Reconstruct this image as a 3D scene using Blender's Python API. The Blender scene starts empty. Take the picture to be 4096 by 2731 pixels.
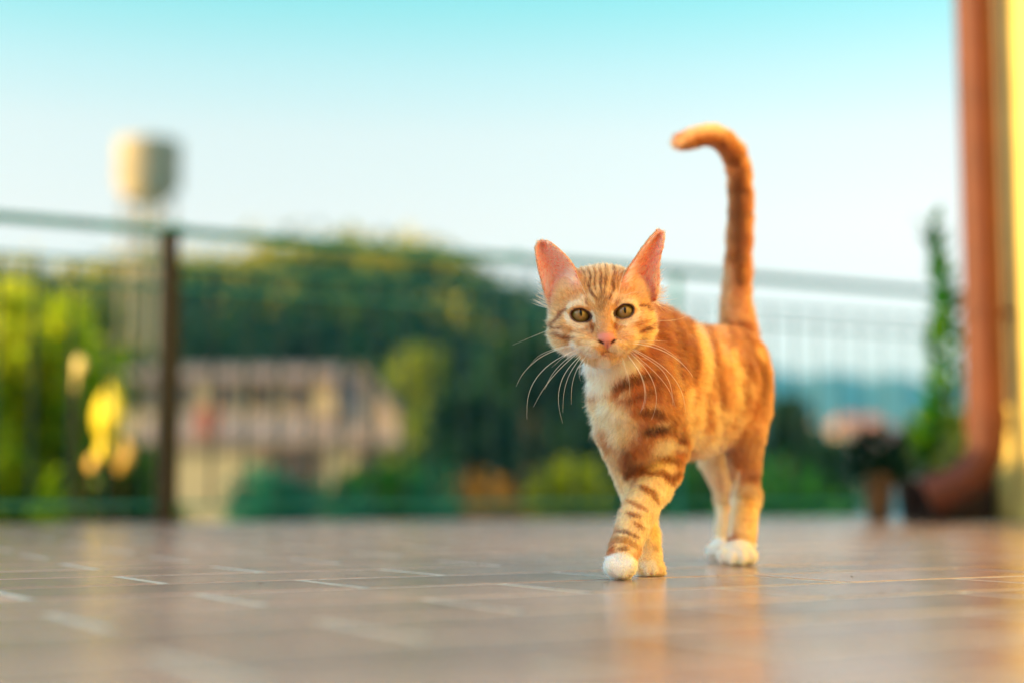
import bpy, bmesh, math, random, time
import numpy as np
from mathutils import Vector, Matrix
T0 = time.time()
R = math.radians
sc = bpy.context.scene
COL = sc.collection
random.seed(7); RNG = np.random.default_rng(11)

# ------------------------------------------------------------------ camera, sky, sun, exposure
F = 6258.0; CX, CY = 2048.0, 1365.5; CAMH = 0.085
PITCH = math.atan((1978 - CY) / F)
cam_d = bpy.data.cameras.new('camera'); cam = bpy.data.objects.new('camera', cam_d); COL.objects.link(cam)
cam.location = (0, 0, CAMH); cam.rotation_euler = (math.pi / 2 + PITCH, 0, 0)
cam_d.lens = 55.0; cam_d.sensor_width = 36.0; cam_d.clip_start = 0.02; cam_d.clip_end = 9000
cam_d.dof.use_dof = True; cam_d.dof.focus_distance = 1.592; cam_d.dof.aperture_fstop = 1.7
cam_d.dof.aperture_blades = 9
sc.camera = cam

SUN_EL, SUN_AZ = 15.0, 255.0            # compass style: 0 = +Y, 90 = +X ; the sun stands low at the left, a little behind the viewpoint
world = bpy.data.worlds.new('World'); sc.world = world; world.use_nodes = True
wn = world.node_tree.nodes; wl = world.node_tree.links
wn.clear()
w_out = wn.new('ShaderNodeOutputWorld'); w_bg = wn.new('ShaderNodeBackground')
sky = wn.new('ShaderNodeTexSky'); sky.sky_type = 'NISHITA'; sky.sun_disc = False
sky.sun_elevation = R(SUN_EL); sky.sun_rotation = R(SUN_AZ)
sky.air_density = 1.0; sky.dust_density = 0.6; sky.ozone_density = 1.2
w_tc = wn.new('ShaderNodeTexCoord'); w_sep = wn.new('ShaderNodeSeparateXYZ'); w_rmp = wn.new('ShaderNodeValToRGB')
w_mul = wn.new('ShaderNodeMix'); w_mul.data_type = 'RGBA'; w_mul.blend_type = 'MULTIPLY'; w_mul.inputs[0].default_value = 1
wl.new(w_tc.outputs['Generated'], w_sep.inputs[0]); wl.new(w_sep.outputs['Z'], w_rmp.inputs[0])
wl.new(sky.outputs[0], w_mul.inputs[6]); wl.new(w_rmp.outputs[0], w_mul.inputs[7])
wl.new(w_mul.outputs[2], w_bg.inputs['Color']); wl.new(w_bg.outputs[0], w_out.inputs[0])
el = w_rmp.color_ramp.elements
SKY = [(0.0, (.37, .32, .39)), (0.07, (.46, .34, .35)), (0.17, (.69, .45, .355)), (0.226, (.72, .51, .38)), (0.265, (.58, .54, .40)), (0.31, (.34, .555, .40)), (0.45, (.70, .77, .59)), (1.0, (1.3, 1.16, .97))]
while len(el) < len(SKY): el.new(0.5)
for k_, (p_, c_) in enumerate(SKY): el[k_].position = p_; el[k_].color = (*c_, 1)
w_bg.inputs['Strength'].default_value = 0.15

sun_d = bpy.data.lights.new('sun', 'SUN'); sun = bpy.data.objects.new('sun', sun_d); COL.objects.link(sun)
sun_d.energy = 2.9; sun_d.angle = R(0.53); sun_d.color = (1.0, 0.68, 0.26)
sdir = Vector((math.sin(R(SUN_AZ)) * math.cos(R(SUN_EL)), math.cos(R(SUN_AZ)) * math.cos(R(SUN_EL)), math.sin(R(SUN_EL))))
sun.rotation_euler = sdir.to_track_quat('Z', 'Y').to_euler()

vs = sc.view_settings; vs.view_transform = 'Standard'; vs.look = 'None'; vs.gamma = 1; vs.use_curve_mapping = False
vs.exposure = 2.25
sc.display_settings.display_device = 'sRGB'
sc.cycles.use_denoising = True
sc.cycles.max_bounces = 24; sc.cycles.diffuse_bounces = 4; sc.cycles.glossy_bounces = 16; sc.cycles.transmission_bounces = 20
sc.cycles.sample_clamp_indirect = 6
try: sc.cycles_curves.shape = 'RIBBONS'
except Exception: pass

# ------------------------------------------------------------------ helpers
_ct, _st = math.cos(PITCH), math.sin(PITCH)
def at(px, py, Y):
    """point of the place that lies at depth Y (m from the viewpoint along +Y) in the direction of photo pixel px,py"""
    u = (px - CX) / F; v = -(py - CY) / F
    ry = _ct - v * _st; rz = _st + v * _ct; k = Y / ry
    return Vector((u * k, Y, CAMH + rz * k))
def lin(c):
    c = np.asarray(c, float) / 255.0
    return np.where(c <= 0.04045, c / 12.92, ((c + 0.055) / 1.055) ** 2.4)
def tag(o, label=None, cat=None, group=None, kind=None):
    if label: o['label'] = label
    if cat: o['category'] = cat
    if group: o['group'] = group
    if kind: o['kind'] = kind
    return o
def empty(name, loc=(0, 0, 0), rz=0, **k):
    o = bpy.data.objects.new(name, None); COL.objects.link(o); o.location = loc; o.rotation_euler = (0, 0, rz)
    o.empty_display_size = 0.1
    bpy.context.view_layer.update()
    return tag(o, **k)
def link(name, me, mat=None, parent=None, smooth=False):
    o = bpy.data.objects.new(name, me); COL.objects.link(o)
    if mat is not None:
        me.materials.clear(); me.materials.append(mat)
    if smooth and len(me.polygons): me.polygons.foreach_set('use_smooth', [True] * len(me.polygons))
    if parent is not None:
        o.parent = parent
        o.matrix_parent_inverse = parent.matrix_world.inverted()
    return o
def np_mesh(name, V, Fc):
    me = bpy.data.meshes.new(name); V = np.asarray(V, np.float32); Fc = np.asarray(Fc, np.int32)
    me.vertices.add(len(V)); me.vertices.foreach_set('co', V.ravel())
    n = Fc.shape[1]; me.loops.add(Fc.size); me.loops.foreach_set('vertex_index', Fc.ravel())
    me.polygons.add(len(Fc)); me.polygons.foreach_set('loop_start', np.arange(len(Fc), dtype=np.int32) * n)
    me.polygons.foreach_set('loop_total', np.full(len(Fc), n, np.int32))
    me.update(calc_edges=True); return me
class MB:
    def __init__(s): s.bm = bmesh.new()
    def box(s, c, d, rz=0, bev=0):
        m = Matrix.Translation(c) @ Matrix.Rotation(rz, 4, 'Z') @ Matrix.Diagonal((*d, 1))
        r = bmesh.ops.create_cube(s.bm, size=1, matrix=m)
        if bev:
            es = list({e for v in r['verts'] for e in v.link_edges})
            bmesh.ops.bevel(s.bm, geom=es, offset=bev, segments=2, affect='EDGES')
        return s
    def beam(s, a, b, w, h=None):
        a, b = Vector(a), Vector(b); d = b - a; h = h or w
        q = d.to_track_quat('Z', 'Y').to_matrix().to_4x4()
        m = Matrix.Translation((a + b) / 2) @ q @ Matrix.Diagonal((w, h, d.length, 1))
        bmesh.ops.create_cube(s.bm, size=1, matrix=m); return s
    def cyl(s, a, b, r0, r1=None, n=12, caps=True):
        a, b = Vector(a), Vector(b); d = b - a
        m = Matrix.Translation((a + b) / 2) @ d.to_track_quat('Z', 'Y').to_matrix().to_4x4()
        bmesh.ops.create_cone(s.bm, cap_ends=caps, segments=n, radius1=r0, radius2=r0 if r1 is None else r1, depth=d.length, matrix=m); return s
    def ball(s, c, r, sub=2, sq=(1, 1, 1)):
        bmesh.ops.create_icosphere(s.bm, subdivisions=sub, radius=r, matrix=Matrix.Translation(c) @ Matrix.Diagonal((*sq, 1))); return s
    def tube(s, pts, rad, n=12, cap=True):
        pts = [Vector(p) for p in pts]; rings = []; up = None
        for i, p in enumerate(pts):
            t = (pts[min(i + 1, len(pts) - 1)] - pts[max(i - 1, 0)]).normalized()
            if up is None: up = t.orthogonal().normalized()
            up = (up - t * up.dot(t)).normalized(); w = t.cross(up)
            r = rad[i] if hasattr(rad, '__len__') else rad
            rings.append([s.bm.verts.new(p + (up * math.cos(2 * math.pi * k / n) + w * math.sin(2 * math.pi * k / n)) * r) for k in range(n)])
        for A, B in zip(rings[:-1], rings[1:]):
            for k in range(n): s.bm.faces.new((A[k], A[(k + 1) % n], B[(k + 1) % n], B[k]))
        if cap: s.bm.faces.new(rings[0][::-1]); s.bm.faces.new(rings[-1])
        return s
    def lathe(s, prof, c, n=28):
        c = Vector(c); rings = []
        for r, z in prof: rings.append([s.bm.verts.new(c + Vector((r * math.cos(2 * math.pi * k / n), r * math.sin(2 * math.pi * k / n), z))) for k in range(n)])
        for A, B in zip(rings[:-1], rings[1:]):
            for k in range(n): s.bm.faces.new((A[k], A[(k + 1) % n], B[(k + 1) % n], B[k]))
        s.bm.faces.new(rings[0][::-1]); s.bm.faces.new(rings[-1]); return s
    def poly(s, pts): s.bm.faces.new([s.bm.verts.new(p) for p in pts]); return s
    def build(s, name, mat, parent=None, smooth=False, label=None, kind=None):
        bmesh.ops.recalc_face_normals(s.bm, faces=s.bm.faces)
        me = bpy.data.meshes.new(name); s.bm.to_mesh(me); s.bm.free()
        o = link(name, me, mat, parent, smooth); return tag(o, label=label, kind=kind)

def mat_new(name):
    m = bpy.data.materials.new(name); m.use_nodes = True
    return m, m.node_tree.nodes, m.node_tree.links, m.node_tree.nodes['Principled BSDF']
def noise_mat(name, c0, c1, scale=8.0, rough=0.6, bump=0.0, bscale=None, detail=6, spec=0.4, metallic=0.0, transl=0.0, coat=0.0):
    m, n, l, b = mat_new(name)
    tc = n.new('ShaderNodeTexCoord'); nz = n.new('ShaderNodeTexNoise'); nz.inputs['Scale'].default_value = scale; nz.inputs['Detail'].default_value = detail
    rp = n.new('ShaderNodeValToRGB'); rp.color_ramp.elements[0].position = 0.32; rp.color_ramp.elements[1].position = 0.68
    rp.color_ramp.elements[0].color = (*c0, 1); rp.color_ramp.elements[1].color = (*c1, 1)
    l.new(tc.outputs['Object'], nz.inputs['Vector']); l.new(nz.outputs['Fac'], rp.inputs[0]); l.new(rp.outputs[0], b.inputs['Base Color'])
    b.inputs['Roughness'].default_value = rough; b.inputs['Specular IOR Level'].default_value = spec; b.inputs['Metallic'].default_value = metallic
    b.inputs['Coat Weight'].default_value = coat
    if bump:
        n2 = n.new('ShaderNodeTexNoise'); n2.inputs['Scale'].default_value = bscale or scale * 6; n2.inputs['Detail'].default_value = 4
        bp = n.new('ShaderNodeBump'); bp.inputs['Strength'].default_value = bump; bp.inputs['Distance'].default_value = 0.01
        l.new(tc.outputs['Object'], n2.inputs['Vector']); l.new(n2.outputs['Fac'], bp.inputs['Height']); l.new(bp.outputs[0], b.inputs['Normal'])
    return m
def leaf_mat(name, cols, rough=0.5, transl=0.35):
    """colour picked per leaf from the 'tint' attribute, light passing through the blade"""
    m, n, l, b = mat_new(name)
    a = n.new('ShaderNodeAttribute'); a.attribute_name = 'tint'
    rp = n.new('ShaderNodeValToRGB'); e = rp.color_ramp.elements
    while len(e) < len(cols): e.new(0.5)
    for i, c in enumerate(cols): e[i].position = i / max(1, len(cols) - 1); e[i].color = (*c, 1)
    l.new(a.outputs['Fac'], rp.inputs[0]); l.new(rp.outputs[0], b.inputs['Base Color']); b.inputs['Roughness'].default_value = rough; b.inputs['Specular IOR Level'].default_value = .12
    tr = n.new('ShaderNodeBsdfTranslucent'); mx = n.new('ShaderNodeMixShader'); mx.inputs[0].default_value = transl
    l.new(rp.outputs[0], tr.inputs['Color']); l.new(b.outputs[0], mx.inputs[1]); l.new(tr.outputs[0], mx.inputs[2])
    l.new(mx.outputs[0], n['Material Output'].inputs['Surface']); return m
def leaves_mesh(name, pts, size, aspect=1.6, seed=0, tint=None, jitter=0.5, droop=0.0):
    """one small folded blade (4 tris) per point"""
    r = np.random.default_rng(seed); pts = np.asarray(pts, float); n = len(pts)
    d = r.normal(size=(n, 3)); d[:, 2] -= droop; d /= np.linalg.norm(d, axis=1)[:, None]
    e = r.normal(size=(n, 3)); e -= d * (e * d).sum(1)[:, None]; e /= np.linalg.norm(e, axis=1)[:, None]
    nn = np.cross(d, e); s = size * (1 + jitter * (r.random(n) - 0.5))[:, None]
    V = np.stack([pts, pts + d * s * .5 * aspect + e * s * .5 + nn * s * .12, pts + d * s * aspect, pts + d * s * .5 * aspect - e * s * .5 + nn * s * .12], 1)
    base = np.arange(n)[:, None] * 4
    Fc = np.concatenate([base + [0, 1, 2], base + [0, 2, 3]], 0)
    me = np_mesh(name, V.reshape(-1, 3), Fc)
    at_ = me.attributes.new('tint', 'FLOAT', 'POINT')
    t = r.random(n) if tint is None else np.clip(tint + r.normal(size=n) * .12, 0, 1)
    at_.data.foreach_set('value', np.repeat(t, 4).astype(np.float32)); return me
# ================================================================== terrace floor
G2 = lambda p, q: None
m_tile, n_, l_, b_ = mat_new('glazed_tile')
tc_ = n_.new('ShaderNodeTexCoord'); oi = n_.new('ShaderNodeObjectInfo'); geo = n_.new('ShaderNodeNewGeometry')
nz_ = n_.new('ShaderNodeTexNoise'); nz_.inputs['Scale'].default_value = 7; nz_.inputs['Detail'].default_value = 8; nz_.inputs['Roughness'].default_value = .65
l_.new(geo.outputs['Position'], nz_.inputs['Vector'])
rp = n_.new('ShaderNodeValToRGB'); e = rp.color_ramp.elements; e[0].position = .3; e[0].color = (.315, .198, .162, 1); e[1].position = .7; e[1].color = (.50, .345, .288, 1)
l_.new(nz_.outputs['Fac'], rp.inputs[0])
hs = n_.new('ShaderNodeHueSaturation'); mr = n_.new('ShaderNodeMapRange'); mr.inputs['To Min'].default_value = .78; mr.inputs['To Max'].default_value = 1.2
l_.new(oi.outputs['Random'], mr.inputs['Value']); l_.new(mr.outputs[0], hs.inputs['Value']); l_.new(rp.outputs[0], hs.inputs['Color'])
sp = n_.new('ShaderNodeTexNoise'); sp.inputs['Scale'].default_value = 420; sp.inputs['Detail'].default_value = 2; l_.new(geo.outputs['Position'], sp.inputs['Vector'])
spr = n_.new('ShaderNodeValToRGB'); spr.color_ramp.elements[0].position = .60; spr.color_ramp.elements[1].position = .72; l_.new(sp.outputs['Fac'], spr.inputs[0])
mxs = n_.new('ShaderNodeMix'); mxs.data_type = 'RGBA'; mxs.inputs[7].default_value = (.20, .14, .11, 1); mf = n_.new('ShaderNodeMath'); mf.operation = 'MULTIPLY'; mf.inputs[1].default_value = .8
l_.new(spr.outputs[0], mf.inputs[0]); l_.new(mf.outputs[0], mxs.inputs[0]); l_.new(hs.outputs[0], mxs.inputs[6]); l_.new(mxs.outputs[2], b_.inputs['Base Color'])
rr_ = n_.new('ShaderNodeMapRange'); rr_.inputs['To Min'].default_value = .09; rr_.inputs['To Max'].default_value = .22
n3 = n_.new('ShaderNodeTexNoise'); n3.inputs['Scale'].default_value = 16; n3.inputs['Detail'].default_value = 6; l_.new(geo.outputs['Position'], n3.inputs['Vector'])
l_.new(n3.outputs['Fac'], rr_.inputs['Value']); l_.new(rr_.outputs[0], b_.inputs['Roughness']); b_.inputs['IOR'].default_value = 1.5
bpn = n_.new('ShaderNodeBump'); bpn.inputs['Strength'].default_value = .65; bpn.inputs['Distance'].default_value = .0010
n4 = n_.new('ShaderNodeTexNoise'); n4.inputs['Scale'].default_value = 260; n4.inputs['Detail'].default_value = 3; l_.new(geo.outputs['Position'], n4.inputs['Vector'])
l_.new(n4.outputs['Fac'], bpn.inputs['Height'])
bp2 = n_.new('ShaderNodeBump'); bp2.inputs['Strength'].default_value = .10; bp2.inputs['Distance'].default_value = .004
n5 = n_.new('ShaderNodeTexNoise'); n5.inputs['Scale'].default_value = 22; n5.inputs['Detail'].default_value = 2; l_.new(geo.outputs['Position'], n5.inputs['Vector'])
l_.new(n5.outputs['Fac'], bp2.inputs['Height']); l_.new(bpn.outputs[0], bp2.inputs['Normal']); l_.new(bp2.outputs[0], b_.inputs['Normal'])
m_grout = noise_mat('grout', (.44, .46, .45), (.60, .63, .61), 60, .75, bump=.6, bscale=700)

# fence line and slab edge (the fence runs away to the right)
FA = at(0, 1978, 4.57); FB = at(3700, 1978, 6.26)
fd = Vector((FB.x - FA.x, FB.y - FA.y, 0)).normalized(); fn_ = Vector((-fd.y, fd.x, 0))
EDGE = Vector((FA.x, FA.y, 0)) + fn_ * .07
def inside(x, y): return (Vector((x, y, 0)) - EDGE).dot(fn_) < 0
ANG = R(31.0); TP, TQ, JT = .306, .162, .012
cA, sA = math.cos(ANG), math.sin(ANG)
def pq(p, q): return (p * cA - q * sA, p * sA + q * cA)
WALLX = 1.495
e1 = EDGE - fd * 6; e2 = EDGE + fd * 5.2
sl = MB(); 
poly = [(e1.x, e1.y), (-6.2, -6.8), (3.6, -6.8), (e2.x, e2.y)]
vt = [sl.bm.verts.new((x, y, -.0005)) for x, y in poly]; vb = [sl.bm.verts.new((x, y, -.30)) for x, y in poly]
sl.bm.faces.new(vt); sl.bm.faces.new(vb[::-1])
for i in range(4): sl.bm.faces.new((vt[i], vb[i], vb[(i + 1) % 4], vt[(i + 1) % 4]))
floor = sl.build('terrace_floor', m_grout, kind='structure')
def tile_mesh(name):
    mb = MB(); L, Wd, b, t = (TP - JT) / 2, (TQ - JT) / 2, .0009, .0006
    top = [mb.bm.verts.new((x, y, 0)) for x, y in ((-L + b, -Wd + b), (L - b, -Wd + b), (L - b, Wd - b), (-L + b, Wd - b))]
    mid = [mb.bm.verts.new((x, y, -t)) for x, y in ((-L, -Wd), (L, -Wd), (L, Wd), (-L, Wd))]
    bot = [mb.bm.verts.new((v.co.x, v.co.y, -.012)) for v in mid]
    mb.bm.faces.new(top)
    for A_, B_ in ((top, mid), (mid, bot)):
        for i in range(4): mb.bm.faces.new((A_[i], B_[i], B_[(i + 1) % 4], A_[(i + 1) % 4]))
    bmesh.ops.recalc_face_normals(mb.bm, faces=mb.bm.faces); me = bpy.data.meshes.new(name); mb.bm.to_mesh(me); mb.bm.free(); me.materials.append(m_tile); return me
tm = tile_mesh('tile'); cells = []
for r in range(-60, 60):
    q0 = .993 + TQ * r + TQ / 2
    off = (.30 if r % 2 == 0 else .455) + .0145 * r
    for k in range(-45, 45):
        p0 = off + TP * k + TP / 2; x, y = pq(p0, q0)
        if y < -6.3 or y > 8.5 or x < -6.1: continue
        if (Vector((x, y, 0)) - EDGE).dot(fn_) > -.11: continue
        if x > WALLX - .15 and y < 5.1: continue
        if x > 3.3: continue
        infr = abs(x) < (y + .25) * .36 and y > .55
        cells.append((0 if infr else 1, math.hypot(x, y), x, y))
cells.sort(); near_n = 300
for i, (o_, d_, x, y) in enumerate(cells[:near_n]):
    o = bpy.data.objects.new('tile', tm); COL.objects.link(o)
    o.location = (x, y, random.uniform(-.00018, .00018)); o.rotation_euler = (random.uniform(-.0012, .0012), random.uniform(-.0012, .0012), ANG + random.uniform(-.001, .001)); o.parent = floor
tv = np.array([v.co for v in tm.vertices]); tf = [list(p.vertices) for p in tm.polygons]; Vs, Fs = [], []
for i, (o_, d_, x, y) in enumerate(cells[near_n:]):
    v = tv.copy(); z = random.uniform(-.00018, .00018); w = np.stack([v[:, 0] * cA - v[:, 1] * sA + x, v[:, 0] * sA + v[:, 1] * cA + y, v[:, 2] + z], 1)
    Vs.append(w); Fs.append(np.array(tf) + len(v) * i)
o = link('tile', np_mesh('tile', np.concatenate(Vs), np.concatenate(Fs)), m_tile, floor); o['kind'] = 'stuff'
# crumbs of grit lying on the tiles
gb = MB(); rg = random.Random(3)
for i in range(90):
    y = rg.uniform(1.0, 3.2); x = rg.uniform(-.4, .4) * y; gb.ball((x, y, .0006), rg.uniform(.0004, .0010) , 1, (1.4, 1, .7))
m_grit = noise_mat('grit', (.05, .035, .025), (.16, .11, .08), 200, .8)
tag(gb.build('grit', m_grit), kind='stuff', label='dark specks of grit scattered over the floor tiles', cat='grit')

# ================================================================== house wall, drainpipe
def stucco(name, c):
    c = np.array(c); return noise_mat(name, tuple(c * .86), tuple(c * 1.08), 5, .85, bump=.5, bscale=160)
m_yel = stucco('yellow_stucco', (.80, .60, .19)); m_base = stucco('plinth', (.46, .36, .22))
hw = empty('house_wall', (2.4, 1.2, 0), label='yellow stucco house wall behind the brown drainpipe at the right edge', cat='wall', kind='structure')
MB().box((2.515, -1.0, 1.55), (2.04, 12.0, 3.1), bev=.012).build('wall', m_yel, hw)
MB().box((WALLX + .03, 4.835, 1.725), (.066, .345, 2.75), bev=.004).build('pipe_shade_strip', stucco('shade_tan', (.24, .18, .11)), hw)  # tan strip on the wall standing in for the pipe's shadow
MB().box((-.6, -6.6, 1.55), (6.6, .25, 3.1)).build('rear_wall', m_yel, hw)
MB().box((-.4, -6.44, 1.05), (1.1, .06, 2.1)).build('door', noise_mat('door_wood', (.05, .025, .012), (.09, .05, .025), 6, .4), hw)
gw = empty('sun_block_wall', (-6.5, 0, 0), label='added yellow wall out of view at the left, keeping the sun off the terrace', cat='wall', kind='structure')  # unseen wall, added and sized to block the low sun from terrace and cat
MB().box((-6.4, -.1, 1.01), (.25, 8.3, 2.52)).build('wall', m_yel, gw); MB().box((-6.4, -.1, 2.30), (.34, 8.4, .06), bev=.01).build('sun_block_coping', m_base, gw)  # both parts belong to the added, unseen sun-blocking wall
m_pipe = noise_mat('brown_painted_metal', (.080, .016, .006), (.115, .025, .009), 9, .62, bump=.08, bscale=40)
px_c = at(3955, 1978, 4.6); pr = .057
dp = empty('drainpipe', (px_c.x, px_c.y, 0), label='reddish brown drainpipe with a bent foot on the yellow wall', cat='drainpipe')
pts = [Vector((px_c.x, px_c.y, z)) for z in (2.9, 2.2, 1.5, 1.0, .6, .30)]
dirn = Vector((-.975, .22, 0)).normalized(); rad_e = .17
for k in range(1, 10):
    a = k / 9 * R(64); pts.append(Vector((px_c.x, px_c.y, .265)) + dirn * rad_e * (1 - math.cos(a)) + Vector((0, 0, -1)) * rad_e * math.sin(a))
tdir = (dirn * math.sin(R(64)) + Vector((0, 0, -1)) * math.cos(R(64))); pts.append(pts[-1] + tdir * .085)
MB().tube(pts, [pr] * len(pts), 32, cap=False).build('pipe', m_pipe, dp, True)
MB().tube([pts[-1] - tdir * .001, pts[-1] - tdir * .02], [pr - .003, pr - .004], 24).build('pipe_mouth', noise_mat('dark_inside', (.01, .006, .005), (.02, .01, .008), 9, .8), dp)
for z in (.62, 1.7):
    bm_ = MB().lathe([(pr + .001, -.016), (pr + .005, -.014), (pr + .005, .014), (pr + .001, .016)], (px_c.x, px_c.y, z)); bm_.beam((px_c.x + pr * .5, px_c.y + .03, z), (WALLX, px_c.y + .03, z), .010, .014)
    bm_.build('pipe_bracket', m_pipe, dp)
MB().lathe([(pr + .001, -.03), (pr + .006, -.028), (pr + .006, .028), (pr + .001, .03)], (px_c.x, px_c.y, .30)).build('pipe_collar', m_pipe, dp)

m_drk = noise_mat('elbow_shade', (.022, .014, .012), (.05, .03, .024), 14, .8, bump=.3)
tag(MB().box((1.385, 4.90, .082), (.20, .17, .164), bev=.012).build('elbow_shade_block', m_drk), label='low dark block standing in for the shade behind the bent foot of the drainpipe', cat='shade block')  # added dark box in place of the shade around the pipe elbow
# ================================================================== fence
m_iron = noise_mat('dark_green_iron', (.004, .17, .145), (.010, .23, .20), 12, .6, bump=.1, bscale=90)
m_rust = noise_mat('rusty_post_iron', (.003, .003, .002), (.008, .006, .004), 10, .5, bump=.2, bscale=90)
fence = empty('fence', (FA.x, FA.y, 0), label='dark green iron railing along the open edge of the terrace', cat='fence')
FO = Vector((FA.x, FA.y, 0)); RH = .90
def fpt(s, z): v = FO + fd * s; return (v.x, v.y, z)
S0, S1_ = -1.6, 5.4
for zz, w_ in ((RH, .024), (.792, .010), (.725, .009), (.055, .012)):
    MB().beam(fpt(S0, zz), fpt(S1_, zz), w_ * 1.3, w_).build('rail' if zz < .9 else 'handrail', m_iron, fence)
s_px = lambda px: (lambda t: t)(((px - CX) / F * FO.y - FO.x) / (fd.x - (px - CX) / F * fd.y))
s1 = s_px(664); s2 = s_px(2712); gap = s2 - s1
m_bal = noise_mat('baluster_iron', (.002, .028, .024), (.004, .045, .038), 12, .6)
bal = MB().cyl((0, 0, .055), (0, 0, .79), .0058, n=8)
bmesh.ops.recalc_face_normals(bal.bm, faces=bal.bm.faces); bme = bpy.data.meshes.new('baluster'); bal.bm.to_mesh(bme); bal.bm.free(); bme.materials.append(m_bal)
s = S0 + .05
while s < S1_:
    o = bpy.data.objects.new('baluster', bme); COL.objects.link(o); o.location = fpt(s, 0); o.parent = fence; o.matrix_parent_inverse = fence.matrix_world.inverted(); s += .109
def post(s, w, mt, top=RH):
    MB().box(fpt(s, top / 2 - .02), (w, w, top + .03), rz=math.atan2(fd.y, fd.x), bev=.002).build('fence_post', mt, fence)
    MB().box(fpt(s, .004), (w * 2, w * 2, .008), rz=math.atan2(fd.y, fd.x)).build('foot_plate', mt, fence)
post(s1, .050, m_rust); post(s2, .018, m_iron); post(s2 + gap, .018, m_iron)
for px in (2062, 690):
    sk = s_px(px); MB().ball(fpt(sk, RH + .004), .024, 2, (1.6, 1, .8)).build('rail_joint', m_iron, fence)

# ================================================================== land beyond
m_grass = noise_mat('lawn_green', (.030, .085, .018), (.075, .17, .03), 1.2, .9, detail=8)
m_soil = noise_mat('far_field', (.10, .095, .05), (.21, .18, .10), .08, .95, detail=8)
ridge = np.array([(-2600, 1050), (-1500, 1100), (-400, 1160), (0, 1195), (200, 1235), (350, 1205), (700, 1140), (850, 1180), (1000, 1125), (1300, 1085), (1500, 1100), (1650, 1085), (1800, 1140), (1930, 1225), (2050, 1275), (2300, 1400), (2600, 1580), (2900, 1780), (3200, 1880), (3600, 1930), (4200, 1960), (6500, 1985)], float)
def ridge_z(px, Y): return (1978 - np.interp(px, ridge[:, 0], ridge[:, 1])) / F * Y + CAMH
YR = 120.0
def hill_z(x, y):
    px = CX + F * x / max(y, 1.0); zr = ridge_z(px, YR) - 2.6
    t = min(max((y - 42) / (YR - 42), 0), 1); t = t * t * (3 - 2 * t)
    zn = -3.6 - (0 if y > 30 else 0)
    if y < 14: zn = -1.1 - max(0, y - 8) * .12
    elif y < 30: zn = -1.82 - (y - 14) * .11
    z = zn + (zr - zn) * t
    if y > YR: z = z - (y - YR) * .12
    return max(z, -30)
nx, ny = 90, 80; xs = np.sinh(np.linspace(-3.2, 3.2, nx)) / np.sinh(3.2) * 2900; ys = 4.0 + (np.linspace(0, 1, ny) ** 3.0) * 2050
V = [];
for y in ys:
    for x in xs: V.append((x, y, hill_z(x, y) if y < 400 else max(hill_z(x, 400) - (y - 400) * .05, -60)))
i, j = np.meshgrid(np.arange(nx - 1), np.arange(ny - 1)); Fq = np.stack([j * nx + i, j * nx + i + 1, (j + 1) * nx + i + 1, (j + 1) * nx + i], -1).reshape(-1, 4)
m_land, n_, l_, b_ = mat_new('land'); g_ = n_.new('ShaderNodeNewGeometry'); s_ = n_.new('ShaderNodeSeparateXYZ'); l_.new(g_.outputs['Position'], s_.inputs[0]); mr = n_.new('ShaderNodeMapRange'); mr.inputs['From Min'].default_value = 16; mr.inputs['From Max'].default_value = 30; l_.new(s_.outputs['Y'], mr.inputs['Value'])
na = n_.new('ShaderNodeTexNoise'); na.inputs['Scale'].default_value = .9; na.inputs['Detail'].default_value = 8; l_.new(g_.outputs['Position'], na.inputs['Vector'])
ra_ = n_.new('ShaderNodeValToRGB'); ra_.color_ramp.elements[0].color = (.028, .10, .02, 1); ra_.color_ramp.elements[1].color = (.09, .20, .035, 1); rb_ = n_.new('ShaderNodeValToRGB'); rb_.color_ramp.elements[0].color = (.06, .09, .03, 1); rb_.color_ramp.elements[1].color = (.17, .15, .07, 1)
l_.new(na.outputs['Fac'], ra_.inputs[0]); l_.new(na.outputs['Fac'], rb_.inputs[0]); mm = n_.new('ShaderNodeMix'); mm.data_type = 'RGBA'; l_.new(mr.outputs[0], mm.inputs[0]); l_.new(ra_.outputs[0], mm.inputs[6]); l_.new(rb_.outputs[0], mm.inputs[7]); l_.new(mm.outputs[2], b_.inputs['Base Color']); b_.inputs['Roughness'].default_value = .95
tag(link('ground', np_mesh('ground', V, Fq), m_land, smooth=True), kind='structure')

# wooded hill: many crowns, one mass
def crowns(name, centres, radii, mat_, n_leaf, size, seed=0, tints=None, **k):
    r = np.random.default_rng(seed); P_, T_ = [], []
    for i, (c, rd) in enumerate(zip(centres, radii)):
        nl = n_leaf if np.isscalar(n_leaf) else n_leaf[i]
        d = r.normal(size=(nl, 3)); d /= np.linalg.norm(d, axis=1)[:, None]; lump = 1 + .22 * np.sin(d @ r.normal(size=3) * 4 + r.random() * 6) + .14 * np.sin(d @ r.normal(size=3) * 8)
        q = d * (r.random((nl, 1)) ** .35) * lump[:, None] * np.asarray(rd); P_.append(q + np.asarray(c)); T_.append(np.full(nl, (tints[i] if tints is not None else r.random())))
    return leaves_mesh(name, np.concatenate(P_), size, seed=seed, tint=np.concatenate(T_), **k)
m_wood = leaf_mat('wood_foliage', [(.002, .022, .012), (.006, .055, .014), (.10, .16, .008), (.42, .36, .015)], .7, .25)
r = np.random.default_rng(5); cs, rs, tn_ = [], [], []
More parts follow.
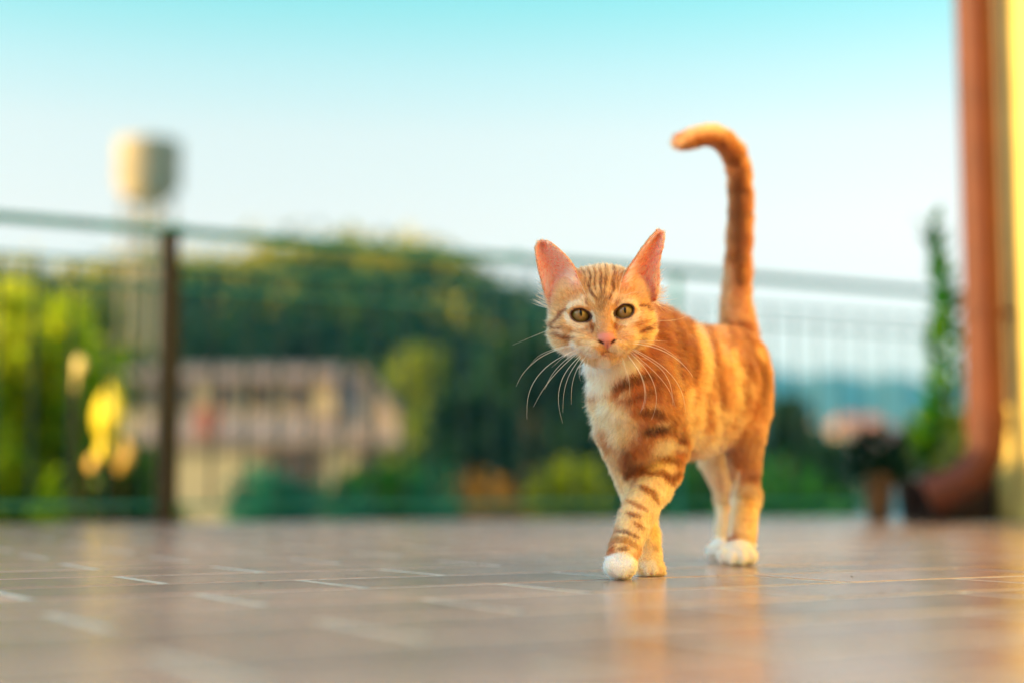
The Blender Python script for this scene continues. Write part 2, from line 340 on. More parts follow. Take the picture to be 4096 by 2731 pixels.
for i in range(1500):
    y = 44 + 78 * r.random() ** .8; px = r.uniform(-1100, 3050); x = (px - CX) / F * y
    if px > 2650 and r.random() < .5: continue
    if 380 < px < 1720 and y < 62: continue
    z = hill_z(x, y); rd = r.uniform(1.2, 2.4) * (.75 + y / 260); frac = (y - 44) / 78
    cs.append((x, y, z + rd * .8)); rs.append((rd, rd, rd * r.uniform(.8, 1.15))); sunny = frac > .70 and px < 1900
    tn_.append(np.clip((.95 if sunny else .25) + r.normal() * .2 + (.45 if r.random() < .16 else 0) - (.15 if px > 1650 else 0), 0, 1))  # crowns along the ridge tinted yellower: sunlight put into their leaf colour
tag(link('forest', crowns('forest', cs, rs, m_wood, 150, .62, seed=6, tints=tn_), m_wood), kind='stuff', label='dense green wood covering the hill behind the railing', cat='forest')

# blue mountains far off
m_mtn = noise_mat('mountain_rock', (.02, .045, .05), (.04, .065, .06), .002, .95)
mp = np.array([(1500, 1700), (2300, 1640), (2700, 1560), (3060, 1455), (3200, 1490), (3350, 1475), (3480, 1500), (3600, 1480), (3720, 1530), (3900, 1500), (4300, 1560), (5200, 1700), (6000, 1800)], float)
V = []; nxm = 120; pxs = np.linspace(1500, 6000, nxm); rm = np.random.default_rng(4); rj = np.cumsum(rm.normal(size=nxm)) * 3; rj -= np.linspace(rj[0], rj[-1], nxm)
for k, (Y, f_) in enumerate(((1000, 0), (1150, .45), (1290, .85), (1400, 1.0), (1560, .7), (1800, 0))):
    for i_, px in enumerate(pxs):
        z = (1978 - np.interp(px, mp[:, 0], mp[:, 1]) + rj[i_]) / F * 1400; V.append(((px - CX) / F * 1400 * (Y / 1400) ** .5, Y, -60 + (z + 60) * f_ * (1 + (.1 * math.sin(i_ * .9 + k * 2) if 0 < f_ < 1 else 0))))
i, j = np.meshgrid(np.arange(nxm - 1), np.arange(5)); Fq = np.stack([j * nxm + i, j * nxm + i + 1, (j + 1) * nxm + i + 1, (j + 1) * nxm + i], -1).reshape(-1, 4)
tag(link('mountains', np_mesh('mountains', V, Fq), m_mtn, smooth=True), kind='structure')

# ------------------------------------------------ water tower
m_bark = noise_mat('bark', (.05, .035, .022), (.10, .07, .045), 12, .9, bump=.6, bscale=40)
m_conc = noise_mat('pale_concrete', (.34, .29, .19), (.42, .36, .25), .8, .85, bump=.1)
TY = 78.0; tc0 = at(566, 1978, TY); sc_t = TY / F
zt_ = lambda py: CAMH + (1978 - py) * sc_t
tw = empty('water_tower', (tc0.x, TY, -2), label='round concrete water tower on tall legs, sunlit on one side', cat='water tower')
rt = 128 * sc_t
MB().lathe([(.05, zt_(545)), (rt * .98, zt_(552)), (rt * 1.03, zt_(562)), (rt, zt_(575)), (rt, zt_(735)), (rt * .98, zt_(742))], (tc0.x, TY, 0), 40).build('tank', m_conc, tw, True)
MB().lathe([(rt * .96, zt_(743)), (rt * .62, zt_(792)), (rt * .55, zt_(800))], (tc0.x, TY, 0), 40).build('tank_base', m_conc, tw, True)
zb_ = -6.0
lr = rt * .74; legp = []
for k in range(4):
    a = k / 4 * 2 * math.pi + .55; b_p = (tc0.x + lr * math.cos(a), TY + lr * math.sin(a)); legp.append(b_p)
    MB().box((b_p[0], b_p[1], (zt_(790) + zb_) / 2), (.22, .22, zt_(790) - zb_)).build('leg', m_conc, tw)
MB().cyl((tc0.x, TY, zb_), (tc0.x, TY, zt_(800)), .06).build('riser_pipe', m_conc, tw)
for py in (905, 1085):
    rb = MB()
    for k in range(4): a, b = legp[k], legp[(k + 1) % 4]; rb.beam((*a, zt_(py)), (*b, zt_(py)), .22, .34)
    rb.build('ring_beam', m_conc, tw)
ld = MB(); lx_ = tc0.x + rt * .2
for sx in (-.18, .18): ld.beam((lx_ + sx, TY - rt * .95, zb_), (lx_ + sx, TY - rt * .95, zt_(560)), .05)
for k in range(30): z = zb_ + (zt_(560) - zb_) * k / 30; ld.beam((lx_ - .18, TY - rt * .95, z), (lx_ + .18, TY - rt * .95, z), .04)
ld.build('ladder', m_iron, tw)

# ------------------------------------------------ houses
m_wallA = stucco('beige_plaster', (.40, .35, .22)); m_wallB = stucco('ochre_plaster', (.42, .365, .23)); m_roof = noise_mat('clay_roof', (.25, .175, .14), (.37, .27, .22), 3, .85, bump=.6, bscale=14)
m_glass = noise_mat('window_glass', (.015, .02, .022), (.03, .035, .035), 2, .12, spec=.7); m_shut = noise_mat('brown_shutter', (.09, .05, .03), (.15, .085, .05), 8, .6)
HY = 50.0; hp_ = lambda px, py, Y=HY: at(px, py, Y)
def window(parent, x, y, z, w, h, shutters=False):
    fr_ = MB(); t = .07
    for dx in (-w / 2, w / 2): fr_.box((x + dx, y - .04, z), (t, .1, h + t))
    for dz in (-h / 2, h / 2): fr_.box((x, y - .045, z + dz), (w + t, .1, t))
    fr_.box((x, y - .045, z), (t * .7, .06, h))
    f_ = fr_.build('window', m_shut, parent); MB().box((x, y - .012, z), (w - .02, .02, h - .02)).build('pane', m_glass, f_)
    if shutters:
        for s_ in (-1, 1): MB().box((x + s_ * (w * .75 + t), y - .05, z), (w * .5, .04, h)).build('shutter', m_shut, f_)
fh = empty('farmhouse', (hp_(1000, 1978).x, HY, -3.5), label='long two storey beige farmhouse with pink tiled roofs below the wooded hill', cat='house')
def wallbox(name, px0, px1, py0, py1, Y, dep, mt, parent, zlow=None):
    a, b = at(px0, 1978, Y), at(px1, 1978, Y); s_ = Y / F; z1 = CAMH + (1978 - py0) * s_; z0 = zlow if zlow is not None else CAMH + (1978 - py1) * s_
    MB().box(((a.x + b.x) / 2, Y + dep / 2, (z0 + z1) / 2), (b.x - a.x, dep, z1 - z0)).build(name, mt, parent); return a.x, b.x, z0, z1
def gable(name, px0, px1, pye, pyr, Y, dep, mt, parent, hip=.0, over=.35):
    """roof with its ridge running along x, eaves at pye, ridge at pyr, drawn in at the ends by hip"""
    a, b = at(px0, 1978, Y), at(px1, 1978, Y); s_ = Y / F; ze = CAMH + (1978 - pye) * s_; zr = CAMH + (1978 - pyr) * s_
    x0, x1 = a.x - over, b.x + over; y0, y1 = Y - over, Y + dep + over; ym = (y0 + y1) / 2; hh = (x1 - x0) * hip; th = .14
    mb = MB(); pl = [(x0, y0, ze), (x1, y0, ze), (x1, y1, ze), (x0, y1, ze), (x0 + hh, ym, zr), (x1 - hh, ym, zr)]
    for f_ in ((0, 1, 5, 4), (1, 2, 5), (2, 3, 4, 5), (3, 0, 4)): mb.poly([pl[k] for k in f_])
    mb.poly([(x0, y0, ze - th), (x0, y1, ze - th), (x1, y1, ze - th), (x1, y0, ze - th)])
    for k in range(4): p_, q_ = pl[k], pl[(k + 1) % 4]; mb.poly([p_, q_, (q_[0], q_[1], q_[2] - th), (p_[0], p_[1], p_[2] - th)])
    o_ = mb.build(name, mt, parent)
    nt = int((x1 - x0 - 2 * hh) / .42); tl_ = MB()
    for k in range(nt + 1): x = x0 + hh + .1 + k * (x1 - x0 - 2 * hh - .2) / max(nt, 1); tl_.beam((x, y0, ze + .02), (x, ym, zr + .02), .13, .07)
    t_ = tl_.build('roof_tiles', mt, o_, kind='stuff'); return o_
x0, x1, z0, z1 = wallbox('wall', 480, 1330, 1500, 1640, HY + 5, 6, m_wallA, fh, zlow=-3.6)
gable('roof', 480, 1370, 1505, 1440, HY + 5, 6, m_roof, fh, hip=.08)
for px in (560, 720, 900, 1040, 1180): c = at(px, 1578, HY + 5); window(fh, c.x, HY + 5, c.z, .7, 1.0)
x0, x1, z0, z1 = wallbox('lower_wall', 460, 1560, 1745, 2100, HY, 4.9, m_wallB, fh)
gable('lower_roof', 470, 1590, 1765, 1650, HY, 5.0, m_roof, fh, hip=.10, over=.3)
for px in (560, 1190, 1480): c = at(px, 1860, HY); window(fh, c.x, HY, c.z, .7, 1.1, px == 1190)
c = at(1080, 1930, HY); dr = MB().box((c.x, HY - .03, c.z), (.95, .07, 1.9)).build('door', m_shut, fh)
ch = MB().box((*at(830, 1690, HY)[:2], at(830, 1680, HY).z), (.55, .5, .9)); ch.build('chimney', noise_mat('red_brick', (.30, .07, .045), (.38, .11, .07), 8, .8), fh)
an = empty('barn', (hp_(1520, 1978, 47).x, 47, -3.5), label='small pink gabled barn beside the beige farmhouse', cat='barn')
m_pink = stucco('pinkish_render', (.42, .34, .27))
a, b = at(1320, 1978, 52.5), at(1640, 1978, 52.5); sB = 52.5 / F; zE, zP = CAMH + (1978 - 1740) * sB, CAMH + (1978 - 1480) * sB; xm = at(1440, 1978, 52.5).x
mb = MB(); 
prof = [(a.x, -3.6), (b.x, -3.6), (b.x, zE), (xm, zP), (a.x, zE)]
f0 = [mb.bm.verts.new((x, 50.6 + .8, z)) for x, z in prof]; f1 = [mb.bm.verts.new((x, 56, z)) for x, z in prof]; mb.bm.faces.new(f0); mb.bm.faces.new(f1[::-1])
for k in range(5): mb.bm.faces.new((f0[k], f1[k], f1[(k + 1) % 5], f0[(k + 1) % 5]))
mb.build('wall', m_pink, an)
rf_ = MB()
for (p_, q_) in (((a.x - .2, zE - .1), (xm, zP + .05)), ((xm, zP + .05), (b.x + .2, zE - .1))): rf_.poly([(p_[0], 51.1, p_[1] + .06), (q_[0], 51.1, q_[1] + .06), (q_[0], 56.3, q_[1] + .06), (p_[0], 56.3, p_[1] + .06)])
o_ = rf_.build('roof', m_roof, an); md = o_.modifiers.new('solid', 'SOLIDIFY'); md.thickness = .12
bt = at(1362, 1575, 49.5); m_blue = noise_mat('blue_cloth', (.02, .05, .14), (.04, .09, .22), 4, .7); 
cl = empty('clothes_line', (bt.x, 49.5, -3.6), label='clothes line with dark blue washing in front of the barn', cat='clothes line')
MB().cyl((bt.x - .9, 49.5, -3.6), (bt.x - .9, 49.5, bt.z + .75), .04).cyl((bt.x + .9, 49.5, -3.6), (bt.x + .9, 49.5, bt.z + .75), .04).beam((bt.x - .9, 49.5, bt.z + .72), (bt.x + .9, 49.5, bt.z + .72), .02).build('pole', m_bark, cl)
def cloth(name, x, w, h, mt):
    n1 = 12; V_ = [(x - w / 2 + w * i / n1, 49.5 + .05 * math.sin(i * 1.7), bt.z + .72 - h * j / 6) for j in range(7) for i in range(n1 + 1)]
    i, j = np.meshgrid(np.arange(n1), np.arange(6)); Fq = np.stack([j * (n1 + 1) + i, j * (n1 + 1) + i + 1, (j + 1) * (n1 + 1) + i + 1, (j + 1) * (n1 + 1) + i], -1).reshape(-1, 4)
    o = link(name, np_mesh(name, V_, Fq), mt, None, True); o.modifiers.new('solid', 'SOLIDIFY').thickness = .01; return o
tag(cloth('blue_cloth', bt.x + .10, .38, 1.3, m_blue), label='dark blue cloth hanging on the clothes line by the barn', cat='washing')
# villages at the right
m_red = noise_mat('red_roof', (.34, .13, .09), (.46, .20, .14), 2, .85, bump=.4, bscale=8)
for i, (px0, px1, pye, pyr, Y, lab) in enumerate(((3300, 3480, 1790, 1735, 95, 'small house with a low red roof among dark trees, nearest the cat'), (3500, 3700, 1775, 1700, 110, 'red roofed house below the blue mountains, next to the potted plants'), (3120, 3280, 1700, 1650, 150, 'grey farther house with a pale roof seen over the dark trees'), (3380, 3560, 1705, 1655, 170, 'farthest low house under the blue mountains, dull red roof'))):
    h_ = empty('house', (at((px0 + px1) / 2, 1978, Y).x, Y, -8), label=lab, cat='house'); mw = m_pink if i % 2 else m_wallA
    wallbox('wall', px0, px1, pye, 2000, Y, 7, mw, h_); gable('roof', px0, px1, pye, pyr, Y, 7, m_red if i != 2 else m_conc, h_, hip=.12)
    for k in range(3): c = at(px0 + (px1 - px0) * (k + .5) / 3, pye + 70, Y); window(h_, c.x, Y, c.z, 1.0, 1.3)

# ------------------------------------------------ shrubs, plants, near trees
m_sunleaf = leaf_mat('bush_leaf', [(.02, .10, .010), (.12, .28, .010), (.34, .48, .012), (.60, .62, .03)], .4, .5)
m_shrub = leaf_mat('shrub_leaf', [(.008, .07, .012), (.025, .16, .018), (.06, .26, .02)], .45, .35)
m_teal = leaf_mat('blue_green_leaf', [(.006, .09, .055), (.010, .17, .11), (.02, .25, .17)], .4, .3)
m_org = leaf_mat('orange_flower', [(.10, .10, .02), (.30, .14, .02)], .5, .3); m_lime = leaf_mat('lime_leaf', [(.13, .20, .01), (.24, .30, .015)], .45, .4)
def shrub(name, label, cat_, c, blobs, mt, n, size, ground, group=None, seed=0, stems=5, tints=None):
    """c: base point; blobs: (dx, dy, z, rx, ry, rz)"""
    o = empty(name, (c[0], c[1], ground), label=label, cat=cat_, group=group)
    me = crowns('foliage', [(c[0] + b[0], c[1] + b[1], b[2]) for b in blobs], [b[3:6] for b in blobs], mt, [max(60, int(n * b[3] * b[4] / max(x[3] * x[4] for x in blobs))) for b in blobs], size, seed=seed, tints=tints)
    f_ = link('foliage', me, mt, o); f_['kind'] = 'stuff'
    sm = MB(); rr_ = random.Random(seed)
    for k in range(stems):
        b = blobs[k % len(blobs)]; sm.tube([(c[0] + rr_.uniform(-.05, .05), c[1], ground), (c[0] + b[0] * .5, c[1] + b[1] * .5, (ground + b[2]) / 2), (c[0] + b[0], c[1] + b[1], b[2] + b[5] * .4)], [.02 + b[3] * .03, .014 + b[3] * .02, .006], 6)
    sm.build('stem', m_bark, o); return o
bc = at(60, 1978, 6.6); g0 = -1.15
blobs = []; tts = []; r = random.Random(9)
for i in range(46):
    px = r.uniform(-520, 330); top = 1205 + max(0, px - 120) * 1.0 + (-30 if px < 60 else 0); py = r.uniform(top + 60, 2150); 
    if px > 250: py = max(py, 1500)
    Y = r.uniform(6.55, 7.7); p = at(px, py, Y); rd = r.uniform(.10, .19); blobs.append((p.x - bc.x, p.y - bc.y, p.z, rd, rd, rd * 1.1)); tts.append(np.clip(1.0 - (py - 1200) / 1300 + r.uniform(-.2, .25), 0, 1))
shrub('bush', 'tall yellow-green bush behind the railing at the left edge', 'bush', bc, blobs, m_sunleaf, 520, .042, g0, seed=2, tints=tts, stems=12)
bc = at(420, 1978, 6.9); blobs = []; tts = []
for i in range(30):
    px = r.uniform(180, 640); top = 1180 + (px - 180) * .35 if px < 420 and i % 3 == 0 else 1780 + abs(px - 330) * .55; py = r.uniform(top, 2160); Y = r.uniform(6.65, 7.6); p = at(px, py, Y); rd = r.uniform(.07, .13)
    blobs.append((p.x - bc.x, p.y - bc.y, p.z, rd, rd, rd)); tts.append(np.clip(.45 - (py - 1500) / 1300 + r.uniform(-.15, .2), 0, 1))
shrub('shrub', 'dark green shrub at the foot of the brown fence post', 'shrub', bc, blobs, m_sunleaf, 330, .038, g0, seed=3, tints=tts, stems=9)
# broad sunlit yellow leaves between the two bushes
yl = empty('yellow_plant', tuple(at(440, 1978, 6.4)[:2]) + (g0,), label='plant with big yellow and orange leaves in the sun left of the fence post', cat='plant')
m_yl = noise_mat('yellow_leaf', (.78, .62, .03), (.85, .70, .05), 20, .45); m_ol = noise_mat('orange_leaf', (.72, .42, .10), (.78, .50, .14), 20, .45); m_pl = noise_mat('pale_leaf', (.62, .50, .18), (.7, .56, .22), 20, .5)
for (px, py, w, hh, mt, lab) in ((428, 1645, 140, 220, m_yl, 'large bright yellow leaf'), (415, 1790, 80, 100, m_yl, None), (485, 1815, 110, 130, m_ol, 'orange leaf low on the plant'), (312, 1462, 70, 76, m_pl, 'small pale leaf near the top'), (300, 1530, 16, 70, m_pl, None), (365, 1850, 50, 60, m_ol, None)):
    c = at(px, py, 6.35); sx, sz = w / 2 / F * 6.35, hh / 2 / F * 6.35; V_ = [tuple(c)]; n_s = 20
    for k in range(n_s): a = 2 * math.pi * k / n_s; wd_ = 1 - .55 * max(0, math.sin(a)) ** 2 - .2 * max(0, -math.sin(a)) ** 2; V_.append((c.x + sx * math.cos(a) * wd_ + .15 * sx * math.sin(a), c.y - .6 * sx * math.cos(a) * wd_ + .25 * sx * abs(math.cos(a)), c.z + sz * math.sin(a) * 1.12))
    me = bpy.data.meshes.new('leaf'); me.from_pydata(V_, [], [(0, 1 + k, 1 + (k + 1) % n_s) for k in range(n_s)]); me.materials.append(mt); o = link('leaf', me, mt, yl, True); tag(o, label=lab); o.modifiers.new('solid', 'SOLIDIFY').thickness = .002
    MB().tube([(c.x, c.y, c.z - sz), (c.x + .02, c.y + .05, (c.z + g0) / 2), (yl.location.x, yl.location.y, g0)], [.004, .006, .010], 6).build('stem', m_bark, yl)
def gz(Y): return hill_z(0, Y)
for (name, lab, cat_, px, Y, w, top, mt, n, sz_, sd) in (
    ('shrub', 'blue-green rounded shrub in front of the farmhouse door', 'shrub', 1085, 11.5, 150, 1890, m_teal, 900, .05, 21), ('shrub', 'broad low blue-green shrub right of the rounded one', 'shrub', 1300, 12.5, 190, 1950, m_teal, 900, .05, 22),
    ('shrub', 'bright grass-green shrub at the right end of the farmhouse', 'shrub', 1500, 13.5, 170, 1880, m_shrub, 900, .06, 23), ('shrub', 'small teal shrub just left of the cat, near the lawn', 'shrub', 1740, 12.0, 90, 1880, m_teal, 500, .045, 24),
    ('flowering_shrub', 'low shrub covered in orange flowers left of the cat', 'shrub', 1935, 12.5, 190, 1905, m_org, 700, .04, 25), ('shrub', 'lime green shrub glowing behind the chest of the cat', 'shrub', 2270, 13, 150, 1850, m_lime, 800, .05, 26),
    ('shrub', 'dark green shrub seen between the legs of the cat', 'shrub', 2720, 12, 150, 1900, m_shrub, 700, .05, 27), ('shrub', 'wide dark shrub right of the hind legs of the cat', 'shrub', 3150, 11.5, 240, 1900, m_shrub, 900, .05, 28)):
    c = at(px, 1978, Y); s_ = Y / F; zt = CAMH + (1978 - top) * s_; g1 = gz(Y); rw = w * s_
    bl = [(0, 0, zt - .30, rw, rw, .32), (-.5 * rw, .05, zt - .5, rw * .7, rw * .7, .36), (.5 * rw, -.05, zt - .48, rw * .7, rw * .7, .36), (0, 0, zt - .8, rw, rw, .4)]
    shrub(name, lab, cat_, c, bl, mt, n, sz_, g1, seed=sd, group=None)
# trees one can tell apart
m_dark = leaf_mat('dark_foliage', [(.003, .022, .013), (.007, .042, .020), (.018, .07, .022)], .6, .2); m_olive = leaf_mat('olive_foliage', [(.08, .14, .012), (.20, .26, .02), (.34, .36, .03)], .6, .3)
def tree(lab, px, Y, w, top, mt, n=1800, size=.16, seed=0, low=None):
    c = at(px, 1978, Y); s_ = Y / F; zt = CAMH + (1978 - top) * s_; g1 = hill_z(c.x, Y) - .1; rw = w * s_ / 2; hh = zt - g1
    o = empty('tree', (c.x, Y, g1), label=lab, cat='tree'); r = random.Random(seed)
    tk = MB(); th = g1 + hh * .5; tk.tube([(c.x, Y, g1), (c.x + .1, Y, g1 + hh * .3), (c.x, Y, th), (c.x, Y, zt - rw * .5)], [rw * .12, rw * .09, rw * .07, rw * .02], 8)
    bl = []
    for k in range(11):
        a = r.uniform(0, 6.28); zz = r.uniform(.30, .93); rr_ = rw * (.55 if zz < .8 else .25); p = (c.x + rr_ * math.cos(a), Y + rr_ * math.sin(a), g1 + hh * zz); bl.append((p, rw * r.uniform(.42, .6)))
        tk.tube([(c.x, Y, g1 + hh * zz * .6), ((c.x + p[0]) / 2, (Y + p[1]) / 2, g1 + hh * zz * .85), p], [rw * .05, rw * .035, rw * .012], 6)
    bl.append(((c.x, Y, zt - rw * .4), rw * .45))
    tk.build('trunk', m_bark, o)
    f_ = link('crown', crowns('crown', [b[0] for b in bl], [(b[1], b[1], b[1] * .9) for b in bl], mt, n // 10, size, seed=seed), mt, o); f_['kind'] = 'stuff'
tree('olive-green tree standing above the others at the right end of the farmhouse', 1700, 44, 330, 1400, m_olive, 2600, .22, 31)
tree('dark green tree close behind the left cheek of the cat', 2120, 40, 520, 1330, m_dark, 4200, .22, 32)
tree('dark tree hidden mostly by the chest of the cat', 2480, 38, 480, 1480, m_dark, 3600, .22, 33)
tree('dark bushy tree just right of the cat under the mountains', 3150, 26, 300, 1600, m_dark, 2600, .15, 34)
tree('lower dark tree beside the potted plants under the mountains', 3330, 24, 260, 1770, m_dark, 2000, .15, 35)
tree('dark green tree between farmhouse and cat, lowest of the group', 1880, 36, 420, 1600, m_dark, 3000, .2, 36)
tree('olive tree between the potted plants and the drainpipe, beyond the railing', 3800, 26, 420, 1640, m_olive, 2200, .15, 40)
tree('small tree with an open yellow-green crown left of the farmhouse roof', 380, 42, 300, 1215, m_olive, 2400, .2, 37)
tree('dark round tree just right of the brown fence post', 820, 62, 330, 1330, m_dark, 2600, .26, 38)
tree('dark green tree above the roof ridge of the farmhouse', 1180, 64, 420, 1300, m_dark, 3000, .28, 39)

# potted plants near the drainpipe
m_pot = noise_mat('tan_pot', (.17, .10, .05), (.24, .15, .08), 30, .7, bump=.1); m_pot2 = noise_mat('dark_pot', (.03, .02, .022), (.06, .04, .04), 30, .5)
m_soil2 = noise_mat('potting_soil', (.02, .014, .01), (.045, .03, .02), 80, .95)
def pot(lab, px, Y, w, h, mt, prof=1.0):
    c = at(px, 1978, Y); r0 = w / 2 / F * Y; o = empty('plant_pot', (c.x, Y, 0), label=lab, cat='plant pot')
    MB().lathe([(r0 * .7, .003), (r0 * .95, h * .9), (r0 * 1.06, h * .9), (r0 * 1.06, h), (r0 * .92, h), (r0 * .9, h * .9)], (c.x, Y, 0), 32).build('pot', mt, o, True)
    MB().cyl((c.x, Y, h * .84), (c.x, Y, h * .9), r0 * .9, n=24).build('soil', m_soil2, o); return c, r0
PY_ = 4.75
c, r0 = pot('tan clay pot standing on the terrace left of the dark pot', 3515, PY_, 120, .15, m_pot)
shrub('potted_plant', 'low dark leafy plant growing in the tan clay pot', 'plant', c, [(0, 0, .20, .055, .055, .06), (.03, 0, .17, .05, .05, .04)], m_dark, 160, .03, .13, seed=41, stems=4)
c, r0 = pot('dark pot beside the outlet of the drainpipe', 3655, PY_, 140, .13, m_pot2)
st = empty('tall_plant', (c.x, PY_, .12), label='tall leafy green plant rising from the dark pot in front of the drainpipe', cat='plant')
m_tall = leaf_mat('tall_leaf', [(.01, .10, .015), (.03, .19, .012), (.13, .32, .012)], .4, .35)
rr_ = random.Random(5); allp = []; 
for si, path in enumerate(([(3655, 1900), (3730, 1700), (3790, 1400), (3775, 1150), (3722, 930)], [(3660, 1900), (3760, 1780), (3830, 1550), (3820, 1300), (3790, 1120)], [(3650, 1900), (3700, 1800), (3745, 1600), (3730, 1400), (3760, 1250)], [(3660, 1900), (3690, 1860), (3720, 1830)])):
    pp = [at(x, y, PY_ - .02 + .04 * si) for x, y in path]; tt_ = np.linspace(0, 1, 40); pa = np.array(pp); t_ = np.linspace(0, 1, len(pa)); cvp = np.stack([np.interp(tt_, t_, pa[:, k]) for k in range(3)], 1)
    for _ in range(6): cvp[1:-1] = (cvp[:-2] + 2 * cvp[1:-1] + cvp[2:]) / 4
    MB().tube([Vector(p) for p in cvp], [.0045 * (1 - .6 * k) for k in tt_], 6).build('stem', m_tall, st)
    for k in list(range(4, 40)) * 2:
        if si == 3 and k < 25: continue
        base = Vector(cvp[k]); a = k * 2.4 + si + rr_.uniform(-1, 1); L_ = rr_.uniform(.06, .10) * (1.2 if si == 0 else .9); d_ = Vector((math.cos(a) * .6, math.sin(a) * .6, .9)).normalized(); e_ = d_.cross(Vector((0, 0, 1))).normalized(); w_ = L_ * .20
        mid = base + d_ * L_ * .5; tip = base + d_ * L_ * .95 + Vector((math.cos(a) * .01, math.sin(a) * .01, -.008)); up_ = e_.cross(d_) * .003
        allp.append([base, mid + e_ * w_, tip, mid - e_ * w_, mid + up_])
for q in allp:
    me = bpy.data.meshes.new('leaf'); me.from_pydata([tuple(v) for v in q], [], [(0, 1, 4), (1, 2, 4), (2, 3, 4), (3, 0, 4)]); me.materials.append(m_tall)
    a_ = me.attributes.new('tint', 'FLOAT', 'POINT'); a_.data.foreach_set('value', [rr_.random()] * 5); link('leaf', me, m_tall, st)
print('setting', round(time.time() - T0, 1))

# ------------------------------------------------ the evening air
hz_m = bpy.data.materials.new('haze'); hz_m.use_nodes = True; n_ = hz_m.node_tree.nodes; n_.clear(); o_ = n_.new('ShaderNodeOutputMaterial'); pv = n_.new('ShaderNodeVolumePrincipled')
pv.inputs['Color'].default_value = (.12, .60, .95, 1); pv.inputs['Density'].default_value = .00042; hz_m.node_tree.links.new(pv.outputs[0], o_.inputs['Volume'])
tag(MB().box((0, 950, 30), (6200, 2300, 184)).build('haze', hz_m), kind='stuff')
# ================================================================== the cat
# ---- body as one blended distance field, meshed into one continuous skin
def P(px, py, d): return np.array(at(px, py, d + 0.03))
def Hd(px, py, d=1.57): return np.array(at(px, py, d + 0.02))
PR = []                       # primitives: dict(f, c, br, k, comb, length, layer)
def ell(c, r, rot=None, k=.010, comb=None, L=.008, layer='body', carve=False):
    c = np.asarray(c, float); r = np.asarray(r, float); Rm = np.eye(3) if rot is None else np.asarray(rot)
    def f(p):
        q = (p - c) @ Rm; n0 = np.linalg.norm(q / r, axis=1) + 1e-9; n1 = np.linalg.norm(q / (r * r), axis=1) + 1e-9
        return n0 * (n0 - 1) / n1
    PR.append(dict(f=f, c=c, br=r.max(), k=k, comb=comb, L=L, layer=layer, carve=carve))
def cone(a, b, ra, rb, k=.010, comb='dir', L=.008, layer='body'):
    a = np.asarray(a, float); b = np.asarray(b, float); ba = b - a; l2 = ba @ ba
    def f(p):
        t = np.clip(((p - a) @ ba) / l2, 0, 1); return np.linalg.norm(p - (a + t[:, None] * ba), axis=1) - (ra + (rb - ra) * t)
    cv = ba / math.sqrt(l2) if isinstance(comb, str) else comb
    PR.append(dict(f=f, c=(a + b) / 2, br=math.sqrt(l2) / 2 + max(ra, rb), k=k, comb=cv, L=L, layer=layer, carve=False))
def chain(pts, k=.010, L=.008, layer='body', sub=1):
    C_ = np.array([[*p, r] for p, r in pts], float)
    if sub > 1:                                            # Catmull-Rom through the joints
        E_ = np.vstack([2 * C_[0] - C_[1], C_, 2 * C_[-1] - C_[-2]]); o = []
        for i in range(1, len(E_) - 2):
            for t in np.arange(sub) / sub:
                a, b, c, d = E_[i - 1:i + 3]; o.append(.5 * (2 * b + (c - a) * t + (2 * a - 5 * b + 4 * c - d) * t * t + (3 * b - a - 3 * c + d) * t ** 3))
        C_ = np.vstack(o + [C_[-1]])
    A_, B_ = C_[:-1], C_[1:]; BA = B_[:, :3] - A_[:, :3]; l2 = (BA ** 2).sum(1)
    def ev(p):
        t = np.clip(((p[:, None] - A_[None, :, :3]) * BA[None]).sum(2) / l2, 0, 1)
        d = np.linalg.norm(p[:, None] - A_[None, :, :3] - t[..., None] * BA[None], axis=2) - (A_[:, 3] + (B_[:, 3] - A_[:, 3]) * t); return d
    def f(p): return ev(p).min(1)
    U_ = BA / np.sqrt(l2)[:, None]
    def comb(p): w = np.exp(-(ev(p) - f(p)[:, None]) / .006); return (w[..., None] * U_[None]).sum(1) / w.sum(1)[:, None]
    lo_, hi_ = C_[:, :3].min(0), C_[:, :3].max(0)
    # split long chains so that far pieces can be culled
    n_ = max(1, int(np.ceil(len(A_) / 6))); 
    if n_ > 1:
        for s_ in range(n_):
            i0, i1 = s_ * 6, min(len(A_), s_ * 6 + 6)
            seg = C_[i0:i1 + 1]; chain([(q[:3], q[3]) for q in seg], k=.0008 if s_ else k, L=L, layer=layer)
        return
    c = (lo_ + hi_) / 2; PR.append(dict(f=f, c=c, br=np.linalg.norm(C_[:, :3] - c, axis=1).max() + C_[:, 3].max(), k=k, comb=comb, L=L, layer=layer, carve=False))

